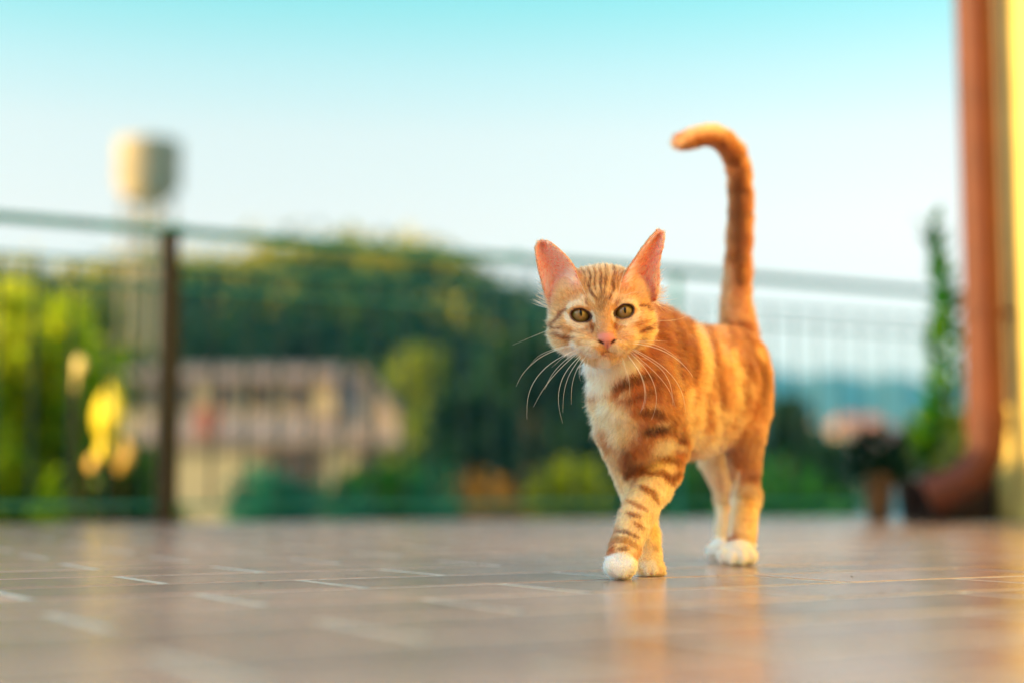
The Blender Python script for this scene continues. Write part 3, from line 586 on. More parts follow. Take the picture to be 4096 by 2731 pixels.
# torso: swept oval along its own axis (the cat walks towards the camera and to the left)
A0 = P(2560, 1600, 1.66); A1 = P(2940, 1500, 1.95)
tu = A1 - A0; tu[2] = 0; tl = np.linalg.norm(tu); tu /= tl; tv = np.array([tu[1], -tu[0], 0.0])      # tv points to image right
def zat(py, d): return at(2600, py, d + .03).z
ST = np.array([-.055, -.03, 0, .06, .13, .20, .26, .31, .345, .365])
ZT = np.array([.215, .262, .280, .284, .281, .284, .291, .293, .270, .24])
ZB = np.array([.165, .140, .136, .130, .128, .133, .146, .165, .195, .21])
HW = np.array([.016, .040, .050, .053, .054, .053, .050, .045, .033, .012])
def f_torso(p):
    q = p - A0; s = q @ tu; lat = q @ tv; lat0 = np.interp(s, [-.05, .35], [0.0, 0.0])
    sc_ = np.clip(s, ST[0], ST[-1]); zt = np.interp(sc_, ST, ZT); zb = np.interp(sc_, ST, ZB); w = np.interp(sc_, ST, HW)
    zc = (zt + zb) / 2; h = (zt - zb) / 2; n0 = np.sqrt(((lat - lat0) / w) ** 2 + ((p[:, 2] - zc) / h) ** 2 + 1e-12)
    n1 = np.sqrt(((lat - lat0) / w ** 2) ** 2 + ((p[:, 2] - zc) / h ** 2) ** 2) + 1e-6
    d = n0 * (n0 - 1) / n1; ex = np.abs(s - sc_)
    return np.where(ex > 0, np.sqrt(np.maximum(d, 0) ** 2 + ex ** 2) + np.minimum(d, 0) * 0, d)
PR.append(dict(f=f_torso, c=A0 + tu * .155 + [0, 0, -.0], br=.25, k=.014, comb=tu * .9 + np.array([0, 0, -.45]), L=.010, layer='body', carve=False))
down = np.array([0, 0, -1.0])
# neck, chest, shoulders
cone(P(2640, 1430, 1.70), P(2450, 1290, 1.64), .047, .036, k=.016, comb=tu * .7 + down * .6, L=.012)
cone(P(2485, 1450, 1.64), P(2560, 1640, 1.665), .036, .046, k=.016, comb=down + tu * .25, L=.013)
ell(P(2545, 1640, 1.655), (.036, .036, .052), k=.014, comb=down + tu * .2, L=.014)
ell(P(2680, 1600, 1.705), (.027, .040, .052), k=.014, comb=down * .8 + tu * .6, L=.010)
ell(P(2500, 1720, 1.665), (.022, .03, .040), k=.014, comb=down, L=.011)
# near front leg, reaching forward and across
chain([(P(2672, 1690, 1.70), .031), (P(2655, 1800, 1.70), .0262), (P(2643, 1880, 1.69), .0225), (P(2603, 1965, 1.66), .0190), (P(2556, 2041, 1.63), .0172),
       (P(2524, 2118, 1.605), .0160), (P(2500, 2190, 1.585), .0148)], k=.012, L=.0075, sub=2)
ell(P(2484, 2247, 1.568), (.0160, .0185, .0185), k=.008, comb=down * .6 + np.array([-.1, -1, 0]), L=.005, layer='body')
for dx, dy in ((-38, -6), (-13, 8), (16, 8), (40, -8)):
    ell(P(2480 + dx, 2270 + dy * .9, 1.552 + abs(dx) * .0001), (.0062, .0085, .0078), k=.005, comb=down * .8 + np.array([0, -1, 0]), L=.0045)
# far front leg
chain([(P(2480, 1740, 1.68), .024), (P(2502, 1850, 1.685), .0185), (P(2535, 1950, 1.68), .0162), (P(2568, 2050, 1.67), .0140), (P(2590, 2150, 1.66), .0128), (P(2598, 2220, 1.648), .0125)], k=.010, L=.007, layer='far')
ell(P(2600, 2262, 1.635), (.0140, .0175, .0115), k=.008, comb=np.array([0, -1, -.5]), L=.0045, layer='far')
for dx in (-36, -12, 14, 38): ell(P(2602 + dx, 2280, 1.620 + abs(dx) * .0002), (.0056, .0085, .0070), k=.004, comb=np.array([0, -1, -.4]), L=.004, layer='far')
# near hind leg
ell(P(2960, 1530, 1.935), (.036, .055, .060), k=.016, comb=down + tu * .3, L=.010)
chain([(P(2962, 1640, 1.91), .036), (P(2968, 1730, 1.89), .029), (P(2975, 1830, 1.895), .0205), (P(2985, 1930, 1.945), .0160), (P(2985, 1985, 1.975), .0165)], k=.014, L=.009)
chain([(P(2985, 1985, 1.975), .0165), (P(2975, 2070, 1.945), .0165), (P(2966, 2165, 1.912), .0170)], k=.010, L=.007)
ell(P(2955, 2213, 1.885), (.0190, .026, .0155), k=.008, comb=np.array([0, -1, -.4]), L=.0055)
for dx, dy in ((-58, -5), (-24, 3), (16, 3), (50, -4)):
    ell(P(2952 + dx, 2228 + dy, 1.862 + abs(dx) * .0002), (.0078, .0115, .0098), k=.0035, comb=np.array([0, -1, -.4]), L=.0045)
# far hind leg
ell(P(2868, 1600, 1.985), (.030, .05, .055), k=.016, comb=down, L=.010)
chain([(P(2862, 1720, 1.98), .032), (P(2862, 1830, 1.99), .022), (P(2895, 1930, 2.045), .0165), (P(2908, 1985, 2.085), .0145)], k=.012, L=.008, layer='far')
chain([(P(2908, 1985, 2.085), .0145), (P(2908, 2070, 2.07), .0140), (P(2902, 2160, 2.045), .0145)], k=.010, L=.007, layer='far')
ell(P(2888, 2192, 2.015), (.0160, .025, .0140), k=.008, comb=np.array([0, -1, -.4]), L=.005, layer='far')
for dx in (-44, -16, 14, 42): ell(P(2882 + dx * .85, 2206, 1.990 + abs(dx) * .0002), (.0070, .0110, .0090), k=.0035, comb=np.array([0, -1, -.4]), L=.004, layer='far')
# tail
TL = [(2955, 1330, 1.985, .019), (2946, 1265, 1.995, .0165), (2947, 1180, 2.00, .0135), (2952, 1080, 2.00, .0122), (2958, 960, 2.0, .0116), (2962, 860, 2.0, .0114), (2962, 770, 1.998, .0112), (2955, 690, 1.995, .0112),
      (2934, 620, 1.99, .0108), (2900, 573, 1.985, .0104), (2860, 549, 1.98, .0100), (2815, 546, 1.975, .0094), (2770, 556, 1.97, .0088), (2735, 566, 1.968, .0078)]
chain([(P(x, y, d), r + .0032 - .00014 * i_) for i_, (x, y, d, r) in enumerate(TL)], k=.008, L=.013, sub=3)

# ---- head (its own frame: x image right, y towards the camera, z up; metres; origin between the eyes)
HO = Hd(2411, 1252, 1.57); roll = R(3.4)
hx = np.array([math.cos(roll), 0, math.sin(roll)]); hz = np.array([-math.sin(roll), 0, math.cos(roll)])
hy = np.array([0, -1.0, 0]); yaw = R(2)
HM = np.stack([hx, hy, hz], 1)                         # columns: local axes
def HL(x, y, z): return HO + HM @ (np.array([x, y, z]) / 1000)
nose_l = np.array([1, 20, -30.0])
def comb_head(p):
    q = (p - HO) @ HM * 1000; v = q - np.array([0, 22, -20.0]); v[:, 1] -= 6
    low = np.clip((-36 - q[:, 2]) / 14, 0, 1)[:, None]; v = v * (1 - low) + np.array([0, -8.0, -30]) * low
    up = np.clip((q[:, 2] - 6) / 20, 0, 1)[:, None] * np.clip(1 - np.abs(q[:, 0]) / 40, 0, 1)[:, None]
    v = v * (1 - .75 * up) + np.stack([q[:, 0] * .25, np.full(len(q), -10.), np.full(len(q), 30.)], 1) * .75 * up
    return v @ HM.T / 1000
def hell(c, r, k=.008, L=.006, yawd=0, pitchd=0, layer='head', **kw):
    M = Matrix.Rotation(R(yawd), 3, 'Z') @ Matrix.Rotation(R(pitchd), 3, 'X')
    ell(HL(*c), np.array(r) / 1000, rot=HM @ np.array(M), k=k, comb=comb_head, L=L, layer=layer, **kw)
hell((0, -44, 6), (46.5, 44, 41), k=.012, L=.008)               # skull
for s in (-1, 1): hell((s * 28.5, -34, 20), (24.5, 24, 24), k=.012, L=.006)
hell((0, -27, 30), (35, 24, 22), k=.012, L=.006)              # forehead
hell((-32, -30, -11), (22.5, 26, 24), k=.012, L=.010)           # cheeks
hell((32, -30, -11), (22.5, 26, 24), k=.012, L=.010)
hell((-27, -15, -10), (15, 13, 12), k=.010, L=.006)           # cheekbones
hell((27, -15, -10), (15, 13, 12), k=.010, L=.006)
for s in (-1, 1):
    hell((s * 20, -7, 9), (13, 9, 7), k=.008, L=.0045)        # brow over the eye
    hell((s * 9.8, 6.0, -35.5), (12.2, 13, 8.6), k=.005, L=.0045)   # whisker pads
    hell((s * 21, -2, -27), (13, 14, 11), k=.010, L=.006)
cone(HL(0, -8, 14), HL(0, 10, -23), .0125, .0072, k=.009, L=.004, layer='head', comb=comb_head)      # bridge of the nose
cone(HL(0, 8, -20), HL(1.0, 14, -29), .0078, .0070, k=.004, L=.003, layer='head', comb=comb_head)
hell((0, 0, -43.5), (13, 12, 8.5), k=.006, L=.006)            # chin
hell((0, -20, -36), (22, 22, 14), k=.012, L=.010)             # jaw
hell((1.2, 14.6, -29.6), (9.0, 5.0, 6.2), k=.0022, L=.001)      # nose leather
EYR = 11.2
EYE = [(-22.6, -10.5, 0.2, -1), (22.6, -10.5, 0.2, 1)]
for ex, ey, ez, s in EYE: hell((ex, ey, ez), (EYR + 1.5,) * 3, k=.006, L=.0035)      # lids over the eyeballs
for s in (-1, 1):                                                # nostrils
    ell(HL(1.4 + s * 6.0, 18.6, -31.3), np.array((3.8, 3.4, 1.15)) / 1000, rot=HM @ np.array(Matrix.Rotation(R(-s * 36), 3, 'Y')), k=.0008, carve=True)
    pass
ell(HL(1.4, 19.5, -37), np.array((.65, 4.0, 4.6)) / 1000, rot=HM, k=.0015, carve=True)             # philtrum
for s in (-1, 1):
    ell(HL(s * 3.2 + 1.2, 14.6, -41.4), np.array((4.2, 5.5, .6)) / 1000, rot=HM @ np.array(Matrix.Rotation(R(s * 8), 3, 'Y')), k=.0015, carve=True)
# almond openings of the lids
AL = [dict(c=(-23.0, -1.0), a=9.9, b=6.8, t=R(-15)), dict(c=(22.6, 0.6), a=9.8, b=6.8, t=R(17))]
def almond(q, A, grow=0.0):
    x = q[:, 0] - A['c'][0]; z = q[:, 2] - A['c'][1]; c, s = math.cos(A['t']), math.sin(A['t']); u = x * c + z * s; w = -x * s + z * c
    inner = 1 if A['c'][0] < 0 else -1
    uu = u * inner; aa = np.where(uu > 0, A['a'] + grow, A['a'] - .8 + grow); ex = np.where(uu > 0, 1.55, 2.0)
    bb = np.where(w > 0, A['b'] - .9, A['b'] + .1) + grow; v = (np.abs(uu / aa)) ** ex + (np.abs(w / bb)) ** 2
    return (v ** .5 - 1) * (A['b'] + grow) / 1000
for A in AL:
    def f(p, A=A):
        q = (p - HO) @ HM * 1000
        d = almond(q, A); dy = (-14 - q[:, 1]) / 1000; return np.maximum(d, dy)
    PR.append(dict(f=f, c=HL(A['c'][0], 2, A['c'][1]), br=.022, k=.0012, comb=None, L=0, layer='head', carve=True))

# ---- ears: a cupped sheet between two edges
def ear_sheet(e_out, e_in, push, depth0, n=34, m=34, dd=.0):
    def res(E):
        E = np.array([[*Hd(x, y, d)] for x, y, d in E]); t = np.linspace(0, 1, len(E)); tt = np.linspace(0, 1, n)
        S = np.stack([np.interp(tt, t, E[:, i]) for i in range(3)], 1)
        for _ in range(3): S[1:-1] = (S[:-2] + 2 * S[1:-1] + S[2:]) / 4
        return S
    a, b = res(e_out), res(e_in); s = np.linspace(0, 1, n)[:, None, None]; t = (.5 - .5 * np.cos(np.linspace(0, np.pi, m)))[None, :, None]
    S = a[:, None] * (1 - t) + b[:, None] * t + np.asarray(push) * (4 * t * (1 - t)) * (1 - s) ** .55 * depth0
    gs = np.gradient(S, axis=0); gt = np.gradient(S, axis=1); N = np.cross(gs, gt); N /= np.linalg.norm(N, axis=2)[:, :, None] + 1e-12
    N *= -np.sign((N * np.asarray(push)).sum(2))[:, :, None]          # N looks out of the cup's mouth
    return S.reshape(-1, 3), N.reshape(-1, 3), gs.reshape(-1, 3)
EARS = []
EARS.append(ear_sheet([(2205, 1222, 1.600), (2186, 1180, 1.594), (2170, 1122, 1.590), (2156, 1070, 1.588), (2148, 1020, 1.590), (2145, 992, 1.594), (2158, 970, 1.598)],
                      [(2316, 1135, 1.582), (2300, 1078, 1.580), (2268, 1036, 1.582), (2236, 1004, 1.586), (2208, 981, 1.590), (2192, 971, 1.594), (2172, 967, 1.598)],
                      np.array([.15, 1, -.1]), .022))
EARS.append(ear_sheet([(2618, 1195, 1.602), (2628, 1150, 1.596), (2631, 1100, 1.592), (2630, 1050, 1.590), (2645, 990, 1.592), (2651, 955, 1.596), (2650, 934, 1.600)],
                      [(2492, 1120, 1.580), (2512, 1078, 1.578), (2536, 1044, 1.580), (2566, 1000, 1.584), (2596, 960, 1.590), (2616, 938, 1.596), (2630, 926, 1.600)],
                      np.array([-.40, 1, -.05]), .022))
for S, N, G in EARS:
    def f(p, S=S, N=N):
        out = np.empty(len(p))
        for i in range(0, len(p), 20000):
            q = p[i:i + 20000]; d2 = (q ** 2).sum(1)[:, None] + (S ** 2).sum(1)[None] - 2 * q @ S.T; j = d2.argmin(1); w_ = q - S[j]; nd = (w_ * N[j]).sum(1)
            tg_ = np.sqrt(np.maximum((w_ ** 2).sum(1) - nd ** 2, 0)); out[i:i + 20000] = np.sqrt(nd ** 2 + np.maximum(tg_ - .0016, 0) ** 2)
        return out - .00135
    c = S.mean(0); PR.append(dict(f=f, c=c, br=np.linalg.norm(S - c, axis=1).max() + .003, k=.005, comb='ear', L=.004, layer='head', carve=False))

def smin(a, b, k):
    h = np.clip(.5 + .5 * (b - a) / k, 0, 1); return b * (1 - h) + a * h - k * h * (1 - h)
def field(p, prims=None):
    d = np.full(len(p), .05)
    for q in (prims or PR):
        if not q['carve']: d = smin(d, q['f'](p), q['k'])
    for q in (prims or PR):
        if q['carve']: d = -smin(-d, q['f'](p), q['k'])
    return d
def near(c, r): return [q for q in PR if np.linalg.norm(q['c'] - c) < q['br'] + r + .016]

# ---- sparse surface nets
h = .0015
allc = np.array([q['c'] for q in PR]); brs = np.array([q['br'] for q in PR])
lo = (allc - brs[:, None])[1:].min(0) - .012; hi = (allc + brs[:, None])[1:].max(0) + .012
lo[2] = -.006; BS = 12; W = BS * h
nb = np.ceil((hi - lo) / W).astype(int); dims = nb * BS + 1
G = np.full(dims, .02, np.float32)
ii = np.stack(np.meshgrid(*[np.arange(BS + 1)] * 3, indexing='ij'), -1).reshape(-1, 3)
SB = 4
for bx in range(0, nb[0], SB):
    for by in range(0, nb[1], SB):
        for bz in range(0, nb[2], SB):
            e = np.minimum([bx + SB, by + SB, bz + SB], nb); c = lo + (np.array([bx, by, bz]) + e) / 2 * W
            r = W * SB * .87; pn = near(c, r)
            if not pn: continue
            bi = np.stack(np.meshgrid(*[np.arange(a, b) for a, b in zip((bx, by, bz), e)], indexing='ij'), -1).reshape(-1, 3)
            cc = lo + (bi + .5) * W; dv = field(cc, pn); keep = np.abs(dv) < W * 1.05
            if (dv < 0).any(): 
                for b0 in bi[(dv < 0) & ~keep]:
                    G[b0[0] * BS:b0[0] * BS + BS + 1, b0[1] * BS:b0[1] * BS + BS + 1, b0[2] * BS:b0[2] * BS + BS + 1] = -.02
            for b0 in bi[keep]:
                pass
            kb = bi[keep]
            for i in range(0, len(kb), 12):
                k_ = kb[i:i + 12]; idx = (k_[:, None] * BS + ii[None]); pp = lo + idx.reshape(-1, 3) * h
                cc0 = (lo + (k_ + .5) * W).mean(0); rr = np.linalg.norm(lo + (k_ + .5) * W - cc0, axis=1).max() + W * .87
                v = field(pp, [q for q in pn if np.linalg.norm(q['c'] - cc0) < q['br'] + rr + .016] or pn)
                G[idx[..., 0].ravel(), idx[..., 1].ravel(), idx[..., 2].ravel()] = v
print('field', round(time.time() - T0, 1), dims)
ins = G < 0
cell = np.zeros(np.array(dims) - 1, np.int8)
for a in (0, 1):
    for b in (0, 1):
        for c in (0, 1): cell += ins[a:dims[0] - 1 + a, b:dims[1] - 1 + b, c:dims[2] - 1 + c]
act = (cell > 0) & (cell < 8); ci = np.argwhere(act); vid = np.full(cell.shape, -1, np.int32); vid[act] = np.arange(len(ci))
acc = np.zeros((len(ci), 3)); cnt = np.zeros(len(ci))
cor = [(a, b, c) for a in (0, 1) for b in (0, 1) for c in (0, 1)]
for i, A in enumerate(cor):
    for j in range(i + 1, 8):
        B = cor[j]
        if sum(abs(A[k] - B[k]) for k in range(3)) != 1: continue
        ga = G[ci[:, 0] + A[0], ci[:, 1] + A[1], ci[:, 2] + A[2]]; gb = G[ci[:, 0] + B[0], ci[:, 1] + B[1], ci[:, 2] + B[2]]
        m = (ga < 0) != (gb < 0); t = np.where(m, ga / (ga - gb + 1e-12), 0)
        pt = np.array(A) + t[:, None] * (np.array(B) - np.array(A)); acc += pt * m[:, None]; cnt += m
SV = lo + (ci + acc / cnt[:, None]) * h
quads = []
for ax in range(3):
    o1, o2 = [(1, 2), (2, 0), (0, 1)][ax]
    s0 = [slice(1, -1)] * 3; s0[ax] = slice(0, -1); s1 = list(s0); s1[ax] = slice(1, None)
    sa = [slice(1, d - 1) for d in dims]; sa[ax] = slice(0, dims[ax] - 1); sb = list(sa); sb[ax] = slice(1, dims[ax])
    a_, b_ = ins[tuple(sa)], ins[tuple(sb)]; e = np.argwhere(a_ != b_); fl = a_[a_ != b_]
    base = e.copy(); base[:, o1] += 1; base[:, o2] += 1; d1 = np.zeros(3, int); d1[o1] = 1; d2 = np.zeros(3, int); d2[o2] = 1
    g = lambda x: vid[x[:, 0], x[:, 1], x[:, 2]]
    q = np.stack([g(base - d1 - d2), g(base - d2), g(base), g(base - d1)], 1)
    q[~fl] = q[~fl][:, ::-1]; quads.append(q)
quads = np.concatenate(quads)
quads = quads[(quads >= 0).all(1)]
# field evaluated with culling, for normals and attributes
def blocks(p, size=.03):
    key = np.floor((p - lo) / size).astype(int); ky = key[:, 0] * 10000 + key[:, 1] * 100 + key[:, 2]
    o = np.argsort(ky, kind='stable'); ks = ky[o]; cut = np.flatnonzero(np.diff(ks)) + 1
    for g_ in np.split(o, cut): 
        c = (p[g_].min(0) + p[g_].max(0)) / 2; yield g_, near(c, size * .87)
def vnormals(V, Q_):
    fn = np.cross(V[Q_[:, 2]] - V[Q_[:, 0]], V[Q_[:, 3]] - V[Q_[:, 1]]); o = np.zeros_like(V)
    for k in range(4):
        for ax in range(3): o[:, ax] += np.bincount(Q_[:, k], fn[:, ax], len(V))
    return o / (np.linalg.norm(o, axis=1)[:, None] + 1e-12)
SN = vnormals(SV, quads); COMB = np.zeros_like(SV); FL = np.zeros(len(SV)); FAR = np.zeros(len(SV)); HEAD = np.zeros(len(SV)); EAR = np.zeros(len(SV))
for g_, pn in blocks(SV):
    p = SV[g_]
    d = field(p, pn); p = p - SN[g_] * np.clip(d, -.001, .001)[:, None] * .85; SV[g_] = p
    W_ = 0; cb = 0; fl = 0; fa = 0; he = 0; ea = 0
    for q in pn:
        if q['carve']: continue
        w = np.exp(-np.clip(q['f'](p), -.002, 1) / .004) + 1e-12
        if isinstance(q['comb'], str):
            S, N, Gs = EARS[0] if np.linalg.norm(q['c'] - EARS[0][0].mean(0)) < .01 else EARS[1]
            j = ((p[:, None] - S[None]) ** 2).sum(2).argmin(1); cv = Gs[j] / (np.linalg.norm(Gs[j], axis=1)[:, None] + 1e-9)
            side = ((p - S[j]) * N[j]).sum(1) > .0002; ea = ea + w * np.where(side, 1.0, -1.0)
        elif callable(q['comb']): cv = q['comb'](p); cv = cv / (np.linalg.norm(cv, axis=1)[:, None] + 1e-9)
        else: cv = np.tile(q['comb'] / np.linalg.norm(q['comb']), (len(p), 1))
        W_ = W_ + w; cb = cb + cv * w[:, None]; fl = fl + w * q['L']; fa = fa + w * (q['layer'] == 'far'); he = he + w * (q['layer'] == 'head')
    COMB[g_] = cb / W_[:, None]; FL[g_] = fl / W_; FAR[g_] = fa / W_; HEAD[g_] = he / W_; EAR[g_] = ea / W_
SN = vnormals(SV, quads)
print('skin', len(SV), len(quads), round(time.time() - T0, 1))

# ---- coat pattern: brush strokes (albedo), one sheet for the head, one for the near side, one for the far legs
def Z1(x, y): return 2050 + .3953 * x, 880 + .3953 * y
def Z2(x, y): return 2200 + .7651 * x, 1200 + .7653 * y
def Z3(x, y): return 2600 + .5742 * x, 450 + .574 * y
PX0, PY0, PXS = 2100, 420, 2.0
class Sheet:
    def __init__(s, base): s.a = np.tile(lin(base)[None, None], (960, 560, 1)).astype(np.float32)
    def stroke(s, Z, pts, w, col, op=1.0, soft=.5):
        z = Z; pts = np.array([z(*p) for p in pts]); sc_ = z(1, 0)[0] - z(0, 0)[0]; w = w * sc_ / 2
        if len(pts) == 1: pts = np.repeat(pts, 2, 0) + [[0, 0], [.5, 0]]
        x0, y0 = np.floor((pts.min(0) - w * 2.2 - [PX0, PY0]) / PXS).astype(int); x1, y1 = np.ceil((pts.max(0) + w * 2.2 - [PX0, PY0]) / PXS).astype(int)
        x0, y0 = max(x0, 0), max(y0, 0); x1, y1 = min(x1, 560), min(y1, 960)
        if x1 <= x0 or y1 <= y0: return
        X, Y = np.meshgrid(PX0 + (np.arange(x0, x1) + .5) * PXS, PY0 + (np.arange(y0, y1) + .5) * PXS); d = np.full(X.shape, 1e9)
        tot = max(1, len(pts) - 1); taper = np.ones(X.shape)
        for i in range(len(pts) - 1):
            a, b = pts[i], pts[i + 1]; ba = b - a; t = np.clip(((X - a[0]) * ba[0] + (Y - a[1]) * ba[1]) / max(ba @ ba, 1e-6), 0, 1)
            di = np.hypot(X - a[0] - t * ba[0], Y - a[1] - t * ba[1]); u = (i + t) / tot
            ww = 1 - .45 * np.abs(2 * u - 1) ** 2; di = di / ww; d = np.minimum(d, di)
        m = np.clip((w * (1 + soft) - d) / (w * 2 * soft + 1e-6), 0, 1); m = (m * m * (3 - 2 * m) * op)[..., None]
        s.a[y0:y1, x0:x1] = s.a[y0:y1, x0:x1] * (1 - m) + lin(col) * m
    def get(s, px, py):
        x = np.clip((px - PX0) / PXS, 0, 558.9); y = np.clip((py - PY0) / PXS, 0, 958.9); i, j = x.astype(int), y.astype(int); fx, fy = (x - i)[:, None], (y - j)[:, None]
        a = s.a; return (a[j, i] * (1 - fx) + a[j, i + 1] * fx) * (1 - fy) + (a[j + 1, i] * (1 - fx) + a[j + 1, i + 1] * fx) * fy
GING, DARK, DEEP, CREAM, WHITE, GOLD = (200, 114, 50), (140, 66, 22), (96, 42, 16), (240, 206, 160), (255, 252, 248), (232, 170, 88)
hd = Sheet((226, 160, 92)); S1 = lambda pts, w, c, o=1., f=.5: hd.stroke(Z1, pts, w, c, o, f)
S1([(930, 520)], 460, (220, 152, 84), .8, .8); S1([(480, 700)], 260, (230, 170, 104), .8, .8); S1([(1310, 700)], 300, (228, 160, 86), .8, .8)
S1([(350, 620), (335, 900)], 60, (236, 182, 112), .9)
S1([(905, 760), (910, 1120)], 190, (206, 150, 92), .8, .7); S1([(905, 770), (905, 900)], 110, (160, 112, 62), .75, .7)
S1([(880, 1010), (900, 1150)], 100, (216, 150, 92), .7, .8)
for pts, w in (([(770, 500), (795, 570), (768, 640), (790, 720), (855, 805)], 30), ([(690, 470), (735, 560), (725, 640)], 22), ([(832, 455), (842, 540), (822, 600), (845, 700)], 20),
               ([(890, 470), (900, 560), (893, 640), (905, 740)], 22), ([(950, 470), (957, 560), (945, 660), (930, 740)], 22), ([(1020, 455), (1040, 540), (1022, 620), (1032, 700), (975, 800)], 32),
               ([(1085, 500), (1065, 600), (1075, 690)], 18), ([(640, 470), (690, 500)], 34), ([(1120, 450), (1170, 430)], 30)): S1(pts, w, (128, 60, 18), .9, .45)
for pts in ([(808, 460), (812, 560), (800, 680), (850, 760)], [(866, 460), (868, 560), (868, 700)], [(922, 460), (930, 560), (918, 700)], [(988, 460), (998, 560), (985, 700)], [(735, 500), (760, 600), (748, 700)]): S1(pts, 20, (240, 188, 120), .8)
S1([(690, 745), (745, 850)], 44, (244, 214, 178), .6); S1([(1010, 745), (1050, 760), (1010, 850)], 40, (240, 208, 170), .55); S1([(780, 760), (830, 850)], 30, (240, 212, 176), .7)
S1([(745, 790), (752, 875)], 30, (176, 104, 56), .85); S1([(1062, 800), (1052, 870)], 30, (176, 110, 60), .8)
S1([(545, 900), (600, 855), (680, 840), (750, 870)], 52, (246, 222, 190), .85); S1([(540, 960), (580, 1040), (680, 1072), (760, 1050)], 70, (246, 226, 200), .9)
S1([(805, 930), (830, 1030)], 44, (250, 238, 220), .95); S1([(1015, 930), (1035, 1030)], 44, (248, 234, 214), .95)
S1([(1070, 880), (1150, 822), (1240, 840), (1280, 900)], 48, (244, 214, 170), .85); S1([(1070, 1040), (1170, 1045), (1250, 1000), (1285, 930)], 66, (246, 222, 188), .85)
S1([(545, 905), (480, 945), (445, 1010), (385, 1045)], 40, (146, 70, 24), .9); S1([(350, 985), (362, 1060), (430, 1110), (500, 1080)], 36, (160, 82, 30), .85)
S1([(1285, 872), (1370, 872), (1425, 930), (1490, 965)], 36, (142, 66, 20), .9); S1([(1260, 1075), (1340, 1035), (1420, 1010)], 30, (190, 106, 40), .8)
S1([(1290, 1140), (1370, 1105), (1450, 1060)], 34, (142, 66, 20), .9); S1([(1260, 1200), (1340, 1170), (1430, 1160)], 40, (240, 190, 104), .85)
S1([(395, 1150), (480, 1175), (570, 1205), (620, 1180)], 46, (158, 80, 30), .85); S1([(500, 1085), (620, 1125), (760, 1120)], 36, (204, 128, 62), .75)
S1([(420, 1110), (500, 1130)], 22, (244, 208, 160), .7); S1([(560, 1160), (700, 1175), (780, 1190)], 34, (240, 196, 138), .8)
S1([(800, 1060), (812, 1110), (782, 1150)], 30, (180, 98, 46), .85); S1([(1040, 1045), (1062, 1110)], 36, (194, 116, 54), .8); S1([(1100, 1130), (1200, 1180)], 50, (232, 172, 100), .7)
S1([(700, 1230), (860, 1260)], 66, (240, 204, 150), .9); S1([(690, 1300), (800, 1340), (880, 1380)], 90, (250, 228, 200), .95); S1([(1000, 1300), (1100, 1320)], 110, (244, 208, 164), .9)
S1([(1060, 1230), (1180, 1260)], 60, (238, 186, 118), .85); S1([(600, 1270), (640, 1400)], 120, WHITE, .95); S1([(930, 1450)], 200, (248, 228, 200), .9)
S1([(500, 1280), (560, 1340)], 60, (250, 238, 220), .8); S1([(1180, 1330), (1260, 1400)], 70, (240, 200, 136), .8)
for x, y in ((735, 1222), (760, 1250), (720, 1262), (790, 1232), (1095, 1215), (1120, 1240), (1070, 1250)): S1([(x, y)], 12, (150, 90, 50), .7)
S1([(850, 1190), (868, 1120)], 30, (206, 128, 66), .8); S1([(1015, 1190), (1000, 1130)], 34, (214, 134, 72), .8)
S1([(935, 1385)], 110, (214, 150, 130), .55, .9); S1([(880, 1380), (930, 1372), (990, 1382)], 14, (150, 84, 76), .6)
NOSEC = lin((216, 136, 124)); 
bd = Sheet(GING); S2 = lambda pts, w, c, o=1., f=.5: bd.stroke(Z2, pts, w, c, o, f); S3 = lambda pts, w, c, o=1., f=.5: bd.stroke(Z3, pts, w, c, o, f)
S2([(600, 60), (640, 180), (640, 380), (660, 520)], 200, (180, 96, 34), 1, .6)
S2([(1000, 150), (1080, 350), (1060, 560)], 240, (188, 98, 34), .9, .7); S2([(700, 80), (860, 90), (1000, 100)], 60, (206, 116, 36), .9)
for pts, w in (([(640, 90), (690, 190), (700, 320), (690, 420)], 46), ([(700, 80), (745, 190), (765, 330), (752, 440)], 40), ([(810, 100), (850, 240), (872, 380), (890, 500), (930, 640)], 66), ([(1000, 130), (1050, 260), (1040, 400), (1010, 540), (960, 650)], 80),
               ([(930, 110), (960, 200), (940, 260)], 40), ([(1110, 330), (1130, 430), (1110, 540)], 40)): S2(pts, w, (150, 72, 22), .85, .75)
for pts, w, c in (([(755, 110), (790, 200), (822, 330), (808, 480), (795, 620)], 44, (236, 172, 92)), ([(885, 220), (905, 300), (925, 340)], 26, (230, 164, 90)), ([(955, 270), (985, 400), (992, 520), (962, 640)], 42, (236, 170, 88)),
                  ([(1082, 250), (1112, 310)], 30, (228, 160, 86)), ([(860, 560), (905, 610), (880, 680)], 60, (236, 180, 110)), ([(650, 300), (670, 420), (680, 560)], 34, (226, 158, 78)), ([(1050, 430), (1060, 500)], 26, (222, 160, 100)),
                  ([(735, 480), (745, 620), (760, 760)], 60, (238, 184, 104)), ([(780, 720), (860, 790), (930, 720)], 110, (236, 190, 128))): S2(pts, w * 1.15, c, .68, .8)
S2([(800, 830), (900, 840)], 60, (242, 208, 160), .9)
S2([(200, 340), (330, 360), (440, 350)], 130, WHITE, 1); S2([(230, 430), (300, 460)], 130, (253, 236, 206), .95); S2([(290, 560), (330, 680)], 190, (246, 214, 164), .95, .6); S2([(390, 640), (440, 700)], 110, (238, 200, 146), .85)
S2([(215, 560), (250, 660)], 34, (236, 180, 110), .8); S2([(330, 470), (400, 445), (470, 415), (545, 400)], 48, (140, 70, 28), .95); S2([(420, 540), (500, 505), (570, 470)], 36, (156, 82, 34), .85)
